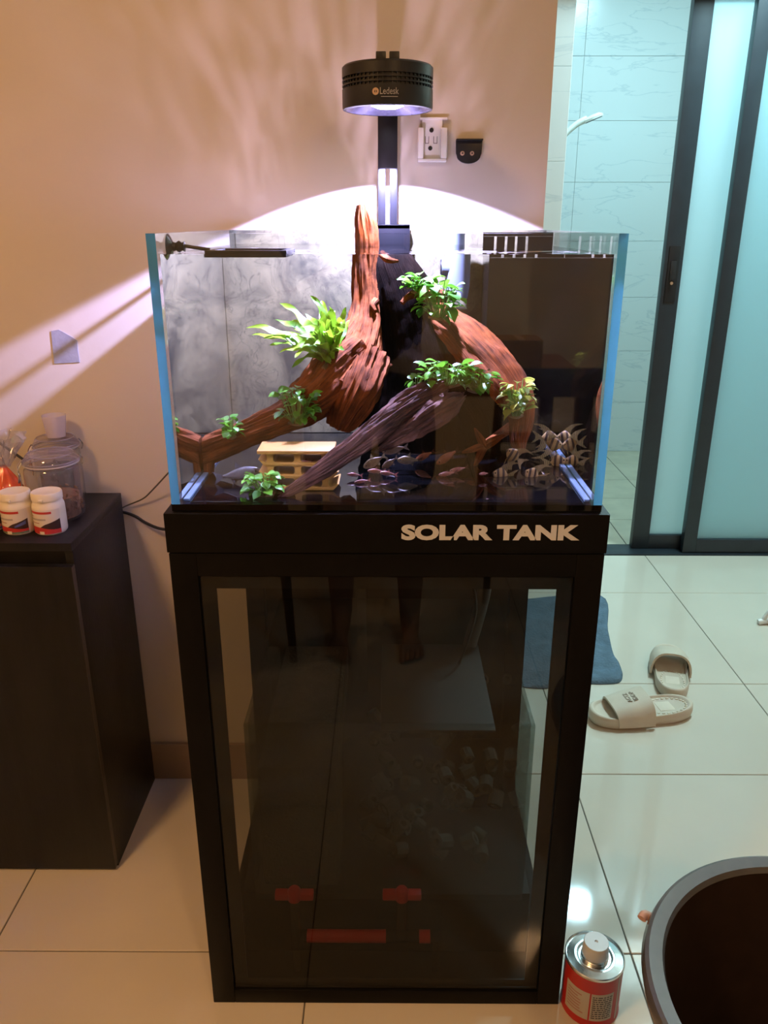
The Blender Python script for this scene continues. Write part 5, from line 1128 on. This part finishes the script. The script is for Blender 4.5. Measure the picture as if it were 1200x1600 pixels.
for s_ in (-1, 1):
    bm = bmesh.new(); bmesh.ops.create_uvsphere(bm, u_segments=12, v_segments=8, radius=0.011); bmesh.ops.transform(bm, matrix=Matrix.Translation((PX + s_ * .031, PYY + .113, 1.585)), verts=bm.verts); obj('eye', bm, M_eye, per)
    bm = bmesh.new(); bmesh.ops.create_uvsphere(bm, u_segments=12, v_segments=8, radius=1); bmesh.ops.transform(bm, matrix=Matrix.Translation((PX + s_ * .082, PYY + .03, 1.575)) @ Matrix.Diagonal((.01, .02, .03, 1)), verts=bm.verts); obj('ear', bm, M_skin, per)
bm = bmesh.new(); tube(bm, [(PX, PYY + .112, 1.59), (PX, PYY + .135, 1.552), (PX, PYY + .112, 1.545)], [0.008, 0.014, 0.010], 10, steps=3); obj('nose', bm, M_skin, per)
bm = bmesh.new(); tube(bm, [(PX - .024, PYY + .105, 1.525), (PX, PYY + .115, 1.523), (PX + .024, PYY + .105, 1.525)], [0.004, 0.007, 0.004], 8, steps=3); obj('mouth', bm, pm('lips', (0.30, 0.11, 0.09), 0.5, vary=0.05), per)
ph = thing('phone', 'dark phone held up by the photographer', 'phone', (0.003, -0.03, 1.24))
obj('case', B(-0.036, 0.040, -0.024, -0.014, 1.195, 1.345, bev=0.003), M_blackpl, ph)
obj('camera_bump', B(-0.018, 0.024, -0.014, -0.011, 1.295, 1.337, bev=0.0012), M_blackpl, ph)

# added patterned spot over the water in place of ripple reflections on the wall
def added_glint(loc, aim, energy, cone):
    l = bpy.data.lights.new('added_glint_spot', 'SPOT'); l.energy = energy; l.color = (0.82, 0.62, 1.0); l.spot_size = R(cone); l.spot_blend = 0.9; l.shadow_soft_size = 0.012
    o = bpy.data.objects.new('added_glint_spot', l); C.objects.link(o); o.location = loc; o.rotation_euler = (Vector(aim) - Vector(loc)).to_track_quat('-Z', 'Y').to_euler()
    l.use_nodes = True; nt = l.node_tree; N, L = nt.nodes, nt.links; em = [n for n in N if n.type == 'EMISSION'][0]
    tc = N.new('ShaderNodeTexCoord'); sx = N.new('ShaderNodeSeparateXYZ'); L.new(tc.outputs['Normal'], sx.inputs[0])
    at2 = N.new('ShaderNodeMath'); at2.operation = 'ARCTAN2'; L.new(sx.outputs[0], at2.inputs[0]); L.new(sx.outputs[1], at2.inputs[1])
    cx_ = N.new('ShaderNodeCombineXYZ'); m1 = N.new('ShaderNodeMath'); m1.operation = 'MULTIPLY'; m1.inputs[1].default_value = 8.5; L.new(sx.outputs[0], m1.inputs[0]); L.new(m1.outputs[0], cx_.inputs[0])
    m2 = N.new('ShaderNodeMath'); m2.operation = 'MULTIPLY'; m2.inputs[1].default_value = 1.6; L.new(sx.outputs[1], m2.inputs[0]); L.new(m2.outputs[0], cx_.inputs[1])
    n = N.new('ShaderNodeTexNoise'); n.inputs['Scale'].default_value = 3.4; n.inputs['Detail'].default_value = 3; n.inputs['Distortion'].default_value = 0.7; L.new(cx_.outputs[0], n.inputs['Vector'])
    r = N.new('ShaderNodeValToRGB'); r.color_ramp.elements[0].position = 0.44; r.color_ramp.elements[0].color = (0.18, 0.18, 0.18, 1); r.color_ramp.elements[1].position = 0.64; r.color_ramp.elements[1].color = (1.6, 1.6, 1.6, 1)
    L.new(n.outputs[0], r.inputs[0]); L.new(r.outputs[0], em.inputs['Strength'])
added_glint((-0.01, 1.385, 1.286), (-0.12, 1.655, 1.60), 3.5, 110)
